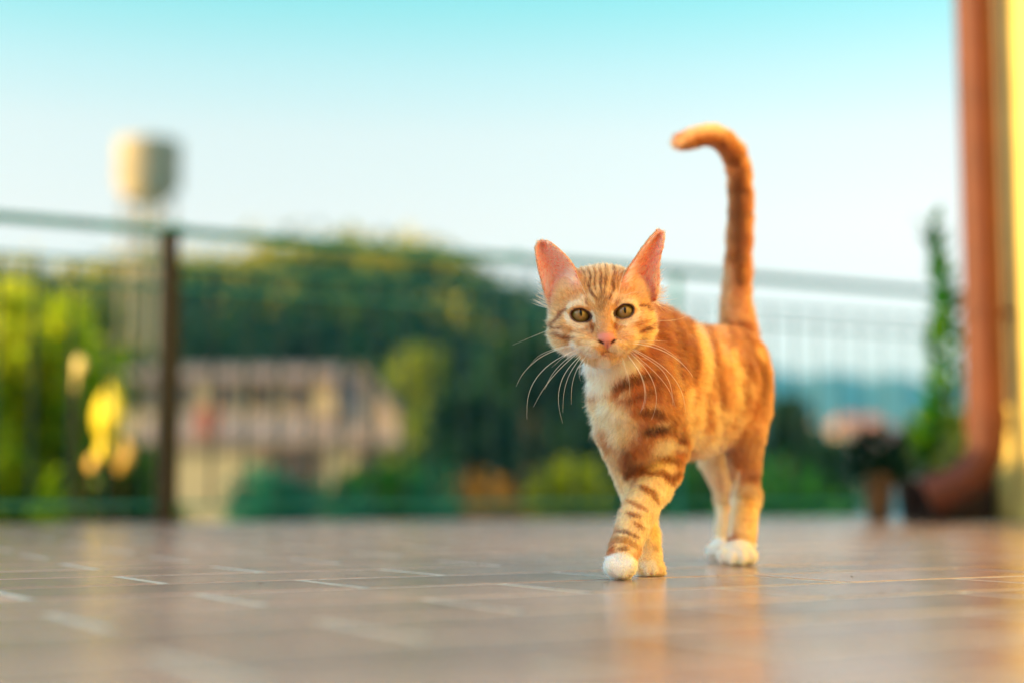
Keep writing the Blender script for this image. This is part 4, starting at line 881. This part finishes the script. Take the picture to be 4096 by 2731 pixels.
S2([(540, 380), (600, 300)], 60, (200, 130, 66), .7); S2([(360, 520), (430, 490)], 26, (240, 204, 150), .7); S2([(470, 590), (560, 600), (650, 650)], 52, (140, 70, 26), .9); S2([(500, 560), (600, 560)], 26, (232, 184, 120), .6)
S2([(505, 700), (550, 685), (620, 680)], 40, DEEP, .95); S2([(560, 660), (620, 640)], 24, (238, 196, 136), .8); S2([(640, 690), (700, 740)], 54, (140, 64, 20), .95); S2([(600, 610), (690, 660)], 40, (160, 84, 30), .8)
S2([(360, 1000), (500, 760), (640, 760)], 10, CREAM, .01)
S2([(345, 740), (400, 740)], 120, (236, 186, 120), .85, .6); S2([(400, 800), (425, 870), (392, 930)], 66, (136, 66, 24), .95); S2([(330, 800), (350, 900)], 50, (232, 176, 108), .8)
S2([(600, 780), (560, 960), (460, 1120), (400, 1300)], 200, (246, 212, 158), .95, .35); S2([(560, 750), (700, 775)], 44, (244, 206, 146), .9)
for pts, w, c in (([(480, 845), (560, 822), (640, 838), (710, 865)], 40, (140, 66, 24)), ([(450, 905), (520, 905)], 22, (196, 126, 70)), ([(520, 915), (590, 905), (640, 935), (690, 900)], 34, (146, 70, 28)), ([(470, 975), (540, 1010), (565, 1065)], 34, (148, 74, 32)),
                  ([(600, 920), (650, 965)], 36, (150, 72, 28)), ([(410, 1050), (470, 1080), (510, 1100)], 24, (164, 92, 46)), ([(400, 1115), (470, 1135)], 22, (154, 84, 42)), ([(440, 1165), (490, 1195)], 20, (164, 94, 44)),
                  ([(350, 1208), (400, 1212), (465, 1245)], 20, (128, 72, 34)), ([(340, 1250), (400, 1262), (450, 1290)], 40, (176, 122, 66)), ([(360, 1300), (410, 1300)], 26, (150, 98, 52))): S2(pts, w * 1.05, c, .80, .65)
S2([(280, 1385), (380, 1390), (450, 1400)], 140, (255, 254, 252), 1, .15); S2([(300, 1450), (440, 1450)], 80, (255, 254, 252), 1, .2)
S2([(1010, 640), (1045, 740), (1040, 840)], 150, (204, 136, 80), .9, .6); S2([(940, 700), (935, 800), (960, 880)], 60, (190, 120, 70), .8); S2([(1035, 935), (1100, 925)], 50, (176, 94, 38), .9)
S2([(1040, 1000), (1030, 1240)], 170, (240, 196, 132), .95); S2([(990, 900), (955, 1100), (945, 1230)], 34, (248, 220, 176), .8); S2([(1030, 1070), (1090, 1080)], 26, (208, 146, 88), .7); S2([(1010, 1150), (1080, 1150)], 22, (214, 156, 96), .5)
S2([(880, 1320), (1100, 1320)], 130, (255, 254, 252), 1, .12); S2([(880, 1380), (1100, 1380)], 60, (255, 254, 252), 1)
S3([(600, 1400), (610, 900), (620, 500), (560, 260), (430, 170), (200, 210)], 260, (206, 118, 50), 1); S3([(605, 330), (618, 500), (622, 700), (618, 900), (630, 1180)], 90, (140, 72, 26), .85, .9)
S3([(200, 215), (330, 130), (450, 120), (520, 150)], 70, (226, 168, 112), .9); S3([(230, 245), (350, 225), (430, 245), (480, 270)], 44, (166, 98, 52), .85); S3([(545, 395), (640, 410)], 34, (216, 146, 90), .7); S3([(540, 340), (640, 330)], 26, (150, 74, 24), .8)
for yy in (300, 420, 560, 720, 880, 1020): S3([(500 + (40 if yy < 320 else 20), yy), (610, yy - 14), (730, yy)], 40, (150, 78, 30), .55, .8)
S3([(568, 1080), (555, 1200), (545, 1360)], 60, (210, 142, 92), .85, .7); S3([(690, 800), (700, 1200)], 34, (196, 104, 40), .7); S3([(500, 210), (540, 260)], 30, (150, 80, 30), .7)
fr = Sheet((246, 210, 154)); S4 = lambda pts, w, c, o=1., f=.5: fr.stroke(Z2, pts, w, c, o, f)
S4([(405, 790), (440, 880), (400, 930)], 70, (140, 70, 26), .95); S4([(300, 760), (350, 880), (380, 1000)], 40, (236, 180, 112), .8); S4([(560, 1200), (580, 1300)], 60, (242, 196, 116), .9); S4([(545, 1290), (560, 1310)], 30, (180, 124, 70), .6)
S4([(500, 1385), (545, 1410)], 90, (252, 240, 222), 1, .3); S4([(440, 1440), (600, 1450)], 30, (250, 236, 216), .9); S4([(850, 850), (880, 1000), (890, 1150)], 120, (242, 206, 156), 1); S4([(880, 900), (900, 1000)], 30, (214, 154, 96), .7)
S4([(780, 1310), (940, 1310)], 140, (255, 254, 252), 1, .12); S4([(770, 1380), (940, 1380)], 60, (255, 254, 252), 1)
def proj(p):
    q = p - np.array([0, 0, CAMH]); y = q[:, 1] * _ct + q[:, 2] * _st; z = -q[:, 1] * _st + q[:, 2] * _ct
    return CX + F * q[:, 0] / y, CY - F * z / y
def coat(p, FARw, HEADw, EARw, n):
    px, py = proj(p); c = hd.get(px, py) * HEADw[:, None]; b = bd.get(px, py); f = fr.get(px, py); w = (FARw > .5).astype(float)[:, None]
    c = c + (b * (1 - w) + f * w) * (1 - HEADw[:, None])
    q = (p - HO) @ HM * 1000
    back = np.clip((-34 - q[:, 1]) / 14, 0, 1) * HEADw                     # back of the head
    c = c * (1 - back[:, None] * .6) + lin((206, 124, 52)) * back[:, None] * .6
    e = np.clip(EARw * 3, 0, 1)[:, None]; dp_ = np.clip((34 - q[:, 2]) / 26, 0, 1)[:, None] ** 1.5; c = c * (1 - e) + (lin((250, 172, 152)) * (1 - dp_) + lin((205, 112, 96)) * dp_) * e
    e = np.clip(-EARw * 3, 0, 1)[:, None]; c = c * (1 - e) + lin((214, 136, 66)) * e
    return c
SC = coat(SV, FAR, HEAD, EAR, SN) * .82
Q = (SV - HO) @ HM * 1000
HF = HEAD > .5
# lid rims, tear corners, nose leather, nostrils, lips
rim = np.minimum(np.abs(almond(Q, AL[0])), np.abs(almond(Q, AL[1]))) * 1000; inn = np.minimum(almond(Q, AL[0]), almond(Q, AL[1])) * 1000
fz = (Q[:, 1] > -14) & (np.abs(Q[:, 2]) < 14) & HF
m = np.clip((1.9 - inn) / .7, 0, 1) * fz; SC = SC * (1 - m[:, None]) + lin((74, 44, 40)) * m[:, None]
def in_nose(q):
    x = np.abs(q[:, 0] - 1.4); z = q[:, 2]
    top = (z < -23) & (z >= -29.6) & (x < 9.0 - .35 * np.abs(z + 29.6)); bot = (z < -29.6) & (z > -38.2) & (x < 9.2 * (z + 38.4) / 8.8)
    return (top | bot) & (q[:, 1] > 11.0)
nm = in_nose(Q) & HF; nmf = nm.astype(float)
top_fade = np.clip((-20 - Q[:, 2]) / 4, 0, 1) * (np.abs(Q[:, 0] - .4) < 8.4) * (Q[:, 2] > -28) * (Q[:, 1] > 8) * HF
w = np.maximum(nmf, top_fade * .75)[:, None]; SC = SC * (1 - w) + NOSEC * w
ns = np.zeros(len(Q))
for s in (-1, 1):
    dx_, dz_ = (Q[:, 0] - 1.4) * s - 6.2, Q[:, 2] + 31.4; u_ = dx_ * .81 + dz_ * .59; v_ = -dx_ * .59 + dz_ * .81
    ns = np.maximum(ns, np.exp(-((u_ / 3.9) ** 4 + (v_ / 1.25) ** 4)))
ns = ns * (Q[:, 1] > 8); SC = SC * (1 - .93 * ns[:, None]) + lin((60, 18, 16)) * .93 * ns[:, None]
ph = np.exp(-((Q[:, 0] - 1.4) / .8) ** 2) * ((Q[:, 2] < -34) & (Q[:, 2] > -41)) * (Q[:, 1] > 8); SC = SC * (1 - .6 * ph[:, None]) + lin((160, 84, 78)) * .6 * ph[:, None]
me = np_mesh('body', SV, quads)
ca = me.color_attributes.new('coat', 'FLOAT_COLOR', 'POINT'); ca.data.foreach_set('color', np.concatenate([np.clip(SC, 0, 1), np.ones((len(SC), 1))], 1).astype(np.float32).ravel())
m_skin, n_, l_, b_ = mat_new('cat_skin'); a_ = n_.new('ShaderNodeAttribute'); a_.attribute_name = 'coat'; l_.new(a_.outputs['Color'], b_.inputs['Base Color'])
b_.inputs['Roughness'].default_value = .55; b_.inputs['Subsurface Weight'].default_value = .5; b_.inputs['Subsurface Radius'].default_value = (1, .4, .25); b_.inputs['Subsurface Scale'].default_value = .003
tn = n_.new('ShaderNodeTexCoord'); vn = n_.new('ShaderNodeTexNoise'); vn.inputs['Scale'].default_value = 900; vn.inputs['Detail'].default_value = 3; bpn = n_.new('ShaderNodeBump'); bpn.inputs['Strength'].default_value = .35; bpn.inputs['Distance'].default_value = .0006
l_.new(tn.outputs['Object'], vn.inputs['Vector']); l_.new(vn.outputs['Fac'], bpn.inputs['Height']); l_.new(bpn.outputs[0], b_.inputs['Normal'])
cat = empty('cat', (A0[0] + .05, A0[1] + .1, 0), label='ginger tabby kitten with white paws and bib walking forward, tail raised', cat='cat')
link('body', me, m_skin, cat, smooth=True)
# paw pads showing under the hind toes
m_pad = noise_mat('paw_pad', tuple(lin((70, 36, 34))), tuple(lin((96, 52, 48))), 300, .6)
for (x, y, d) in ((2927, 2252, 1.868), (2968, 2252, 1.868), (3003, 2250, 1.872), (2590, 2298, 1.626)):
    MB().ball(P(x, y, d), .0042, 2, (1.2, 1.3, .6)).build('paw_pad', m_pad, cat, True)

# ---- fur
tri = np.concatenate([quads[:, [0, 1, 2]], quads[:, [0, 2, 3]]]); ta = SV[tri]; ar = np.linalg.norm(np.cross(ta[:, 1] - ta[:, 0], ta[:, 2] - ta[:, 0]), axis=1) / 2
tc_ = ta.mean(1); thd = HEAD[tri].mean(1); tear = EAR[tri].mean(1)
tq = (tc_ - HO) @ HM * 1000; facing = -SN[tri].mean(1)[:, 1]
front = np.clip(facing * 2 + .9, .12, 1)                   # fewer hairs on the side nothing shows
hid = (tc_[:, 1] > 1.80)
dens = np.where(thd > .5, 5.2e6, np.where(hid, 1.3e6, 2.3e6)) * front
dens = np.where((np.abs(tear) > .3), 2.6e6, dens)
wt = ar * dens; n_h = int(wt.sum()); print('hairs', n_h)
sel = RNG.choice(len(tri), n_h, p=wt / wt.sum()); u = RNG.random((n_h, 2)); fl_ = u.sum(1) > 1; u[fl_] = 1 - u[fl_]; bw = np.stack([1 - u.sum(1), u[:, 0], u[:, 1]], 1)
ti = tri[sel]; itp = lambda a: (a[ti] * (bw[:, :, None] if a.ndim == 2 else bw)).sum(1)
hp, hn, hc, hl, hfar, hhead, hear = map(itp, (SV, SN, COMB, FL, FAR, HEAD, EAR)); hn /= np.linalg.norm(hn, axis=1)[:, None]
hq = (hp - HO) @ HM * 1000
ei = np.minimum(almond(hq, AL[0]), almond(hq, AL[1])) * 1000; eyezone = (hq[:, 1] > -14) & (np.abs(hq[:, 2]) < 14) & (hhead > .5)
keep = ~(eyezone & (ei < 1.6)) & ~(in_nose(hq) & (hhead > .5))
mouth = (np.abs(hq[:, 0] - 1.2) < 4) & (np.abs(hq[:, 2] + 41.3) < .8) & (hq[:, 1] > 8); keep &= ~mouth
(hp, hn, hc, hl, hfar, hhead, hear, hq, ei, eyezone) = [a[keep] for a in (hp, hn, hc, hl, hfar, hhead, hear, hq, ei, eyezone)]; n_h = len(hp)
hl = hl.copy(); hl = np.where(eyezone, np.minimum(hl, .0022 + np.clip(ei - 1.3, 0, 5) * .0006), hl)
nd = np.linalg.norm(hq - nose_l, axis=1); hl = np.where(hhead > .5, np.minimum(hl, .0018 + np.clip(nd - 6, 0, 100) * .00022), hl)
def vnoise(p, s, seed):
    r = np.random.default_rng(seed); o = np.zeros(len(p))
    for k in range(6):
        v = r.normal(size=3) * s; o += np.sin(p @ v + r.random() * 6.28)
    return o / 2.45
earin = hear > .3; kk = ~(earin & (vnoise(hp, 900, 21) + .8 * RNG.normal(size=n_h) > -.1)); (hp, hn, hc, hl, hfar, hhead, hear, hq, ei, eyezone) = [a[kk] for a in (hp, hn, hc, hl, hfar, hhead, hear, hq, ei, eyezone)]; n_h = len(hp)
earin = hear > .3; earout = hear < -.3
# the inner ear: long pale hairs sweep from the front edge across the cup
xl = np.tile(HM[:, 0], (n_h, 1)) * np.where(hq[:, 0] < 0, -1, 1)[:, None]; zl = HM[:, 2]
hc = np.where(earin[:, None], xl * .95 + zl * .7 + hc * .1, hc)
hl = np.where(earin, .0035 + .018 * np.clip((52 - hq[:, 2]) / 46, 0, 1), hl); hl = np.where(earout, .0024, hl)
tg = hc - hn * (hc * hn).sum(1)[:, None]; tg /= np.linalg.norm(tg, axis=1)[:, None] + 1e-9
nz = np.stack([vnoise(hp, 260, 1), vnoise(hp, 260, 2), vnoise(hp, 260, 3)], 1) * .16 + np.stack([vnoise(hp, 1100, 4), vnoise(hp, 1100, 5), vnoise(hp, 1100, 6)], 1) * .16 + RNG.normal(size=(n_h, 3)) * .13
lift = np.where(hhead > .5, .30, .33)[:, None] * (1 + .25 * RNG.normal(size=(n_h, 1))); lift = np.where(earin[:, None], .62, lift)
shag = np.clip((hl - .009) / .005, 0, 1)[:, None]; nz = nz * (1 + .9 * shag) * np.where(hp[:, 1] > 1.9, .4, 1.0)[:, None]
nz = np.where(earin[:, None], nz * .45, nz)
d0 = tg * .9 + hn * lift * 1.35 + nz; d0 /= np.linalg.norm(d0, axis=1)[:, None]
d1 = tg + hn * lift * np.where(earin[:, None], .75, .15) + nz * 1.3; d1 /= np.linalg.norm(d1, axis=1)[:, None]
ln = hl * (.55 + .75 * RNG.random(n_h)) ; stray = RNG.random(n_h) < .012; ln = np.where(stray, ln * 1.5, ln)
NP = 5; tt = np.linspace(0, 1, NP); pts = np.zeros((n_h, NP, 3)); pts[:, 0] = hp - hn * .0004
for k in range(1, NP):
    dd = d0 * (1 - tt[k]) + d1 * tt[k]; dd /= np.linalg.norm(dd, axis=1)[:, None]; pts[:, k] = pts[:, k - 1] + dd * (ln / (NP - 1))[:, None]
pts[:, :, 2] = np.maximum(pts[:, :, 2], .0006)
clr = coat(hp + tg * (hl * .55)[:, None], hfar, hhead, hear, hn)
eb_ = np.clip((30 - hq[:, 2]) / 14, 0, 1)[:, None]; clr = np.where(earin[:, None], lin((255, 244, 230)) * (1 - eb_) + lin((244, 204, 150)) * eb_, clr)
tick = vnoise(hp, 700, 9) * .10 + RNG.normal(size=n_h) * .14; clr = clr * np.exp(tick)[:, None]
pal = (RNG.random(n_h) < .10) & (hhead > .5); clr = np.where(pal[:, None], clr * .4 + lin((250, 226, 184)) * .6, clr)
lum = clr.mean(1)[:, None]; clr = clr * (lum / .50).clip(.05, 1) ** .78 * np.where(lum < .5, np.array([[1.0, .95, .92]]), 1.0)
lm_ = clr.mean(1)[:, None]; clr = np.where(lm_ < .6, clr * .87 + lm_ * .13, clr) ; clr = np.clip(clr, .004, .965)
rad0 = np.where(hhead > .5, .000085, .000125); rad0 = np.where(hp[:, 1] > 1.80, .00019, rad0); rad0 = np.where(earin, .00014, rad0)
cv = bpy.data.hair_curves.new('fur'); cv.add_curves([NP] * n_h)
cv.attributes['position'].data.foreach_set('vector', pts.astype(np.float32).ravel())
ra = cv.attributes.get('radius') or cv.attributes.new('radius', 'FLOAT', 'POINT')
rr = rad0[:, None] * np.array([1.0, 1.0, .85, .6, .15])[None]; ra.data.foreach_set('value', rr.astype(np.float32).ravel())
ca = cv.attributes.new('coat', 'FLOAT_COLOR', 'CURVE'); ca.data.foreach_set('color', np.concatenate([clr, np.ones((n_h, 1))], 1).astype(np.float32).ravel())
m_fur = bpy.data.materials.new('fur'); m_fur.use_nodes = True; n_ = m_fur.node_tree.nodes; l_ = m_fur.node_tree.links; n_.clear()
o_ = n_.new('ShaderNodeOutputMaterial'); hb = n_.new('ShaderNodeBsdfHairPrincipled'); hb.parametrization = 'COLOR'; a_ = n_.new('ShaderNodeAttribute'); a_.attribute_name = 'coat'
l_.new(a_.outputs['Color'], hb.inputs['Color']); hb.inputs['Roughness'].default_value = .45; hb.inputs['Radial Roughness'].default_value = .6; hb.inputs['Random Roughness'].default_value = .2
l_.new(hb.outputs[0], o_.inputs['Surface'])
cv.materials.append(m_fur)
fo = bpy.data.objects.new('fur', cv); COL.objects.link(fo); fo.parent = cat; fo.matrix_parent_inverse = cat.matrix_world.inverted(); fo['kind'] = 'stuff'
print('fur', round(time.time() - T0, 1))

# ---- eyes
m_eye, n_, l_, b_ = mat_new('iris'); a_ = n_.new('ShaderNodeAttribute'); a_.attribute_name = 'iris'; l_.new(a_.outputs['Color'], b_.inputs['Base Color'])
b_.inputs['Roughness'].default_value = .35; b_.inputs['Coat Weight'].default_value = 1; b_.inputs['Coat Roughness'].default_value = .02; b_.inputs['Coat IOR'].default_value = 1.5
m_pup = noise_mat('pupil', (.002, .002, .003), (.004, .004, .006), 50, .25, spec=.3)
for (ex, ey, ez, s), A in zip(EYE, AL):
    n1, n2 = 72, 144; th = np.linspace(0, R(80), n1)[:, None]; ph = np.linspace(0, 2 * np.pi, n2, endpoint=False)[None]
    r = EYR / 1000 * np.ones_like(th * ph); X = r * np.sin(th) * np.cos(ph); Zz = r * np.sin(th) * np.sin(ph); Y = r * np.cos(th)
    V = HL(ex, ey, ez) + np.stack([X, Y, Zz], -1).reshape(-1, 3) @ HM.T
    i, j = np.meshgrid(np.arange(n1 - 1), np.arange(n2), indexing='ij'); Fq = np.stack([i * n2 + j, i * n2 + (j + 1) % n2, (i + 1) * n2 + (j + 1) % n2, (i + 1) * n2 + j], -1).reshape(-1, 4)
    me = np_mesh('eye', V, Fq); rr = (np.sin(th) * np.ones_like(ph) * EYR); an = ph * np.ones_like(th)
    fib = .5 + .25 * np.sin(an * 37 + 3 * np.sin(rr * 2 + an * 5)) + .25 * np.sin(an * 61 + rr * 3)
    c = np.array(lin((112, 90, 34)))[None, None] * (.75 + .5 * fib[..., None]); c = c * np.clip(1.25 - (rr / 9.4)[..., None] ** 4 * .95, .12, 1.3)
    g = np.exp(-((rr - 3.2) / 1.6) ** 2)[..., None]; c = c * (1 - .4 * g) + lin((150, 100, 30)) * .4 * g
    dk = np.clip((rr - 8.7) / .8, 0, 1)[..., None]; c = c * (1 - dk) + lin((26, 16, 12)) * dk
    ca = me.color_attributes.new('iris', 'FLOAT_COLOR', 'POINT'); ca.data.foreach_set('color', np.concatenate([c.reshape(-1, 3), np.ones((n1 * n2, 1))], 1).astype(np.float32).ravel())
    eo = link('eye', me, m_eye, cat, smooth=True)
    # slit pupil, a hair proud of the eyeball
    nn = 48; k = np.linspace(0, 2 * np.pi, nn, endpoint=False); pv = [HL(ex + .3, ey + math.sqrt(EYR ** 2 - 1.1) + .06, ez + 1.0)]; NRG = 6
    px_, pz_ = 1.35 * np.cos(k) * (1 - .35 * np.abs(np.sin(k)) ** 2), 3.5 * np.sin(k)
    for g_ in range(1, NRG + 1):
        for a_1, b_1 in zip(px_ * g_ / NRG, pz_ * g_ / NRG): x_, z_ = a_1 + .3, b_1 + 1.0; pv.append(HL(ex + x_, ey + math.sqrt(EYR ** 2 - x_ ** 2 - z_ ** 2) + .06, ez + z_))
    Fp = [[0, 1 + i_, 1 + (i_ + 1) % nn] for i_ in range(nn)] + [[1 + g_ * nn + i_, 1 + (g_ + 1) * nn + i_, 1 + (g_ + 1) * nn + (i_ + 1) % nn, 1 + g_ * nn + (i_ + 1) % nn] for g_ in range(NRG - 1) for i_ in range(nn)]
    mp = bpy.data.meshes.new('pupil'); mp.from_pydata([tuple(v) for v in pv], [], Fp); po = link('pupil', mp, m_pup, eo, smooth=True)

# ---- whiskers
def Z4(x, y): return 2100 + .5102 * x, 900 + .5102 * y
m_wh, n_, l_, b_ = mat_new('whisker'); b_.inputs['Base Color'].default_value = (.95, .95, .94, 1); b_.inputs['Roughness'].default_value = .3
ZP = lambda x, y: (x, y)
WH = [(ZP, [(2222, 1306), (2198, 1318), (2160, 1334), (2120, 1350), (2050, 1380)], .00011),
      (Z4, [(460, 942), (330, 940), (180, 985), (90, 1030), (40, 1095)], .00012), (ZP, [(2312, 1380), (2247, 1389), (2168, 1420), (2117, 1462), (2081, 1505), (2064, 1546)], .00015),
      (Z4, [(420, 970), (320, 1010), (200, 1075), (100, 1170), (40, 1270), (10, 1380), (15, 1520)], .00017), (Z4, [(420, 990), (330, 1040), (240, 1130), (190, 1200), (155, 1290)], .00016),
      (Z4, [(415, 1000), (330, 1070), (220, 1180), (130, 1300), (65, 1425)], .00017), (Z4, [(435, 1020), (360, 1090), (290, 1190), (258, 1310), (262, 1430), (295, 1552)], .00017),
      (Z4, [(440, 1030), (380, 1110), (330, 1200), (298, 1330), (297, 1470)], .00016), (Z4, [(480, 1025), (420, 1100), (380, 1190), (362, 1290), (363, 1405)], .00015), (Z4, [(455, 1040), (425, 1120), (425, 1180), (435, 1220)], .0001),
      (Z4, [(360, 990), (280, 1050), (210, 1115)], .0001), (Z4, [(490, 1050), (480, 1120), (485, 1200)], .00008),
      (Z4, [(800, 925), (900, 930), (1020, 955), (1120, 1000), (1210, 1060), (1280, 1130), (1317, 1190)], .00018), (Z4, [(810, 922), (900, 912), (980, 925), (1060, 950), (1130, 990), (1200, 1040), (1245, 1095)], .0001),
      (Z4, [(850, 970), (960, 1025), (1080, 1100), (1170, 1190), (1230, 1290), (1255, 1390), (1258, 1470)], .00014), (Z4, [(840, 975), (950, 1040), (1060, 1110), (1120, 1190), (1155, 1290), (1160, 1415)], .00016),
      (Z4, [(830, 985), (930, 1070), (1020, 1150), (1100, 1240), (1150, 1320), (1180, 1430)], .00014), (Z4, [(825, 1000), (900, 1070), (970, 1150), (1020, 1250), (1037, 1350), (1025, 1450), (992, 1525)], .00017),
      (Z4, [(800, 1015), (860, 1090), (910, 1170), (940, 1270), (945, 1370), (905, 1465)], .00018), (Z4, [(810, 1020), (870, 1100), (925, 1190), (952, 1300), (948, 1400), (915, 1450)], .00012),
      (Z4, [(765, 1035), (785, 1120), (810, 1190), (822, 1260), (820, 1325)], .00013), (Z4, [(750, 1050), (765, 1120), (745, 1190)], .00008), (Z4, [(760, 1040), (790, 1150), (800, 1240)], .0001),
      (Z4, [(735, 540), (750, 450), (780, 360), (808, 285)], .0001), (Z4, [(785, 552), (850, 527), (940, 530)], .00009), (Z4, [(478, 550), (440, 470), (405, 380)], .0001), (Z4, [(285, 600), (350, 568), (430, 572)], .00009),
      (Z4, [(1030, 750), (1150, 750), (1220, 735), (1270, 715)], .00009), (Z4, [(850, 912), (980, 905), (1120, 912)], .00009)]
for wi, (Z, pp, r) in enumerate(WH):
    pp = np.array([Z(*p) for p in pp]); n = 16; t = np.linspace(0, 1, len(pp)); tt_ = np.linspace(0, 1, n)
    xs = np.interp(tt_, t, pp[:, 0]); ys = np.interp(tt_, t, pp[:, 1])
    for _ in range(4): xs[1:-1] = (xs[:-2] + 2 * xs[1:-1] + xs[2:]) / 4; ys[1:-1] = (ys[:-2] + 2 * ys[1:-1] + ys[2:]) / 4
    lx, ly = xs[0] - 2411, ys[0]
    brow = ly < 1220; d_in = 1.564 if not brow else 1.566
    if abs(lx) > 150: d_in = 1.60
    side = .004 + .018 * ((wi * 37) % 10) / 10
    dp = d_in + side * tt_ * (1 if not brow else -.3) - .004 * (tt_ > .05)
    Q3 = [Hd(x, y, d) for x, y, d in zip(xs, ys, dp)]
    MB().tube(Q3, [r * 1.35 * (1 - .7 * q ** 1.5) for q in tt_], 5).build('whisker', m_wh, cat, True)
print('cat done', round(time.time() - T0, 1))
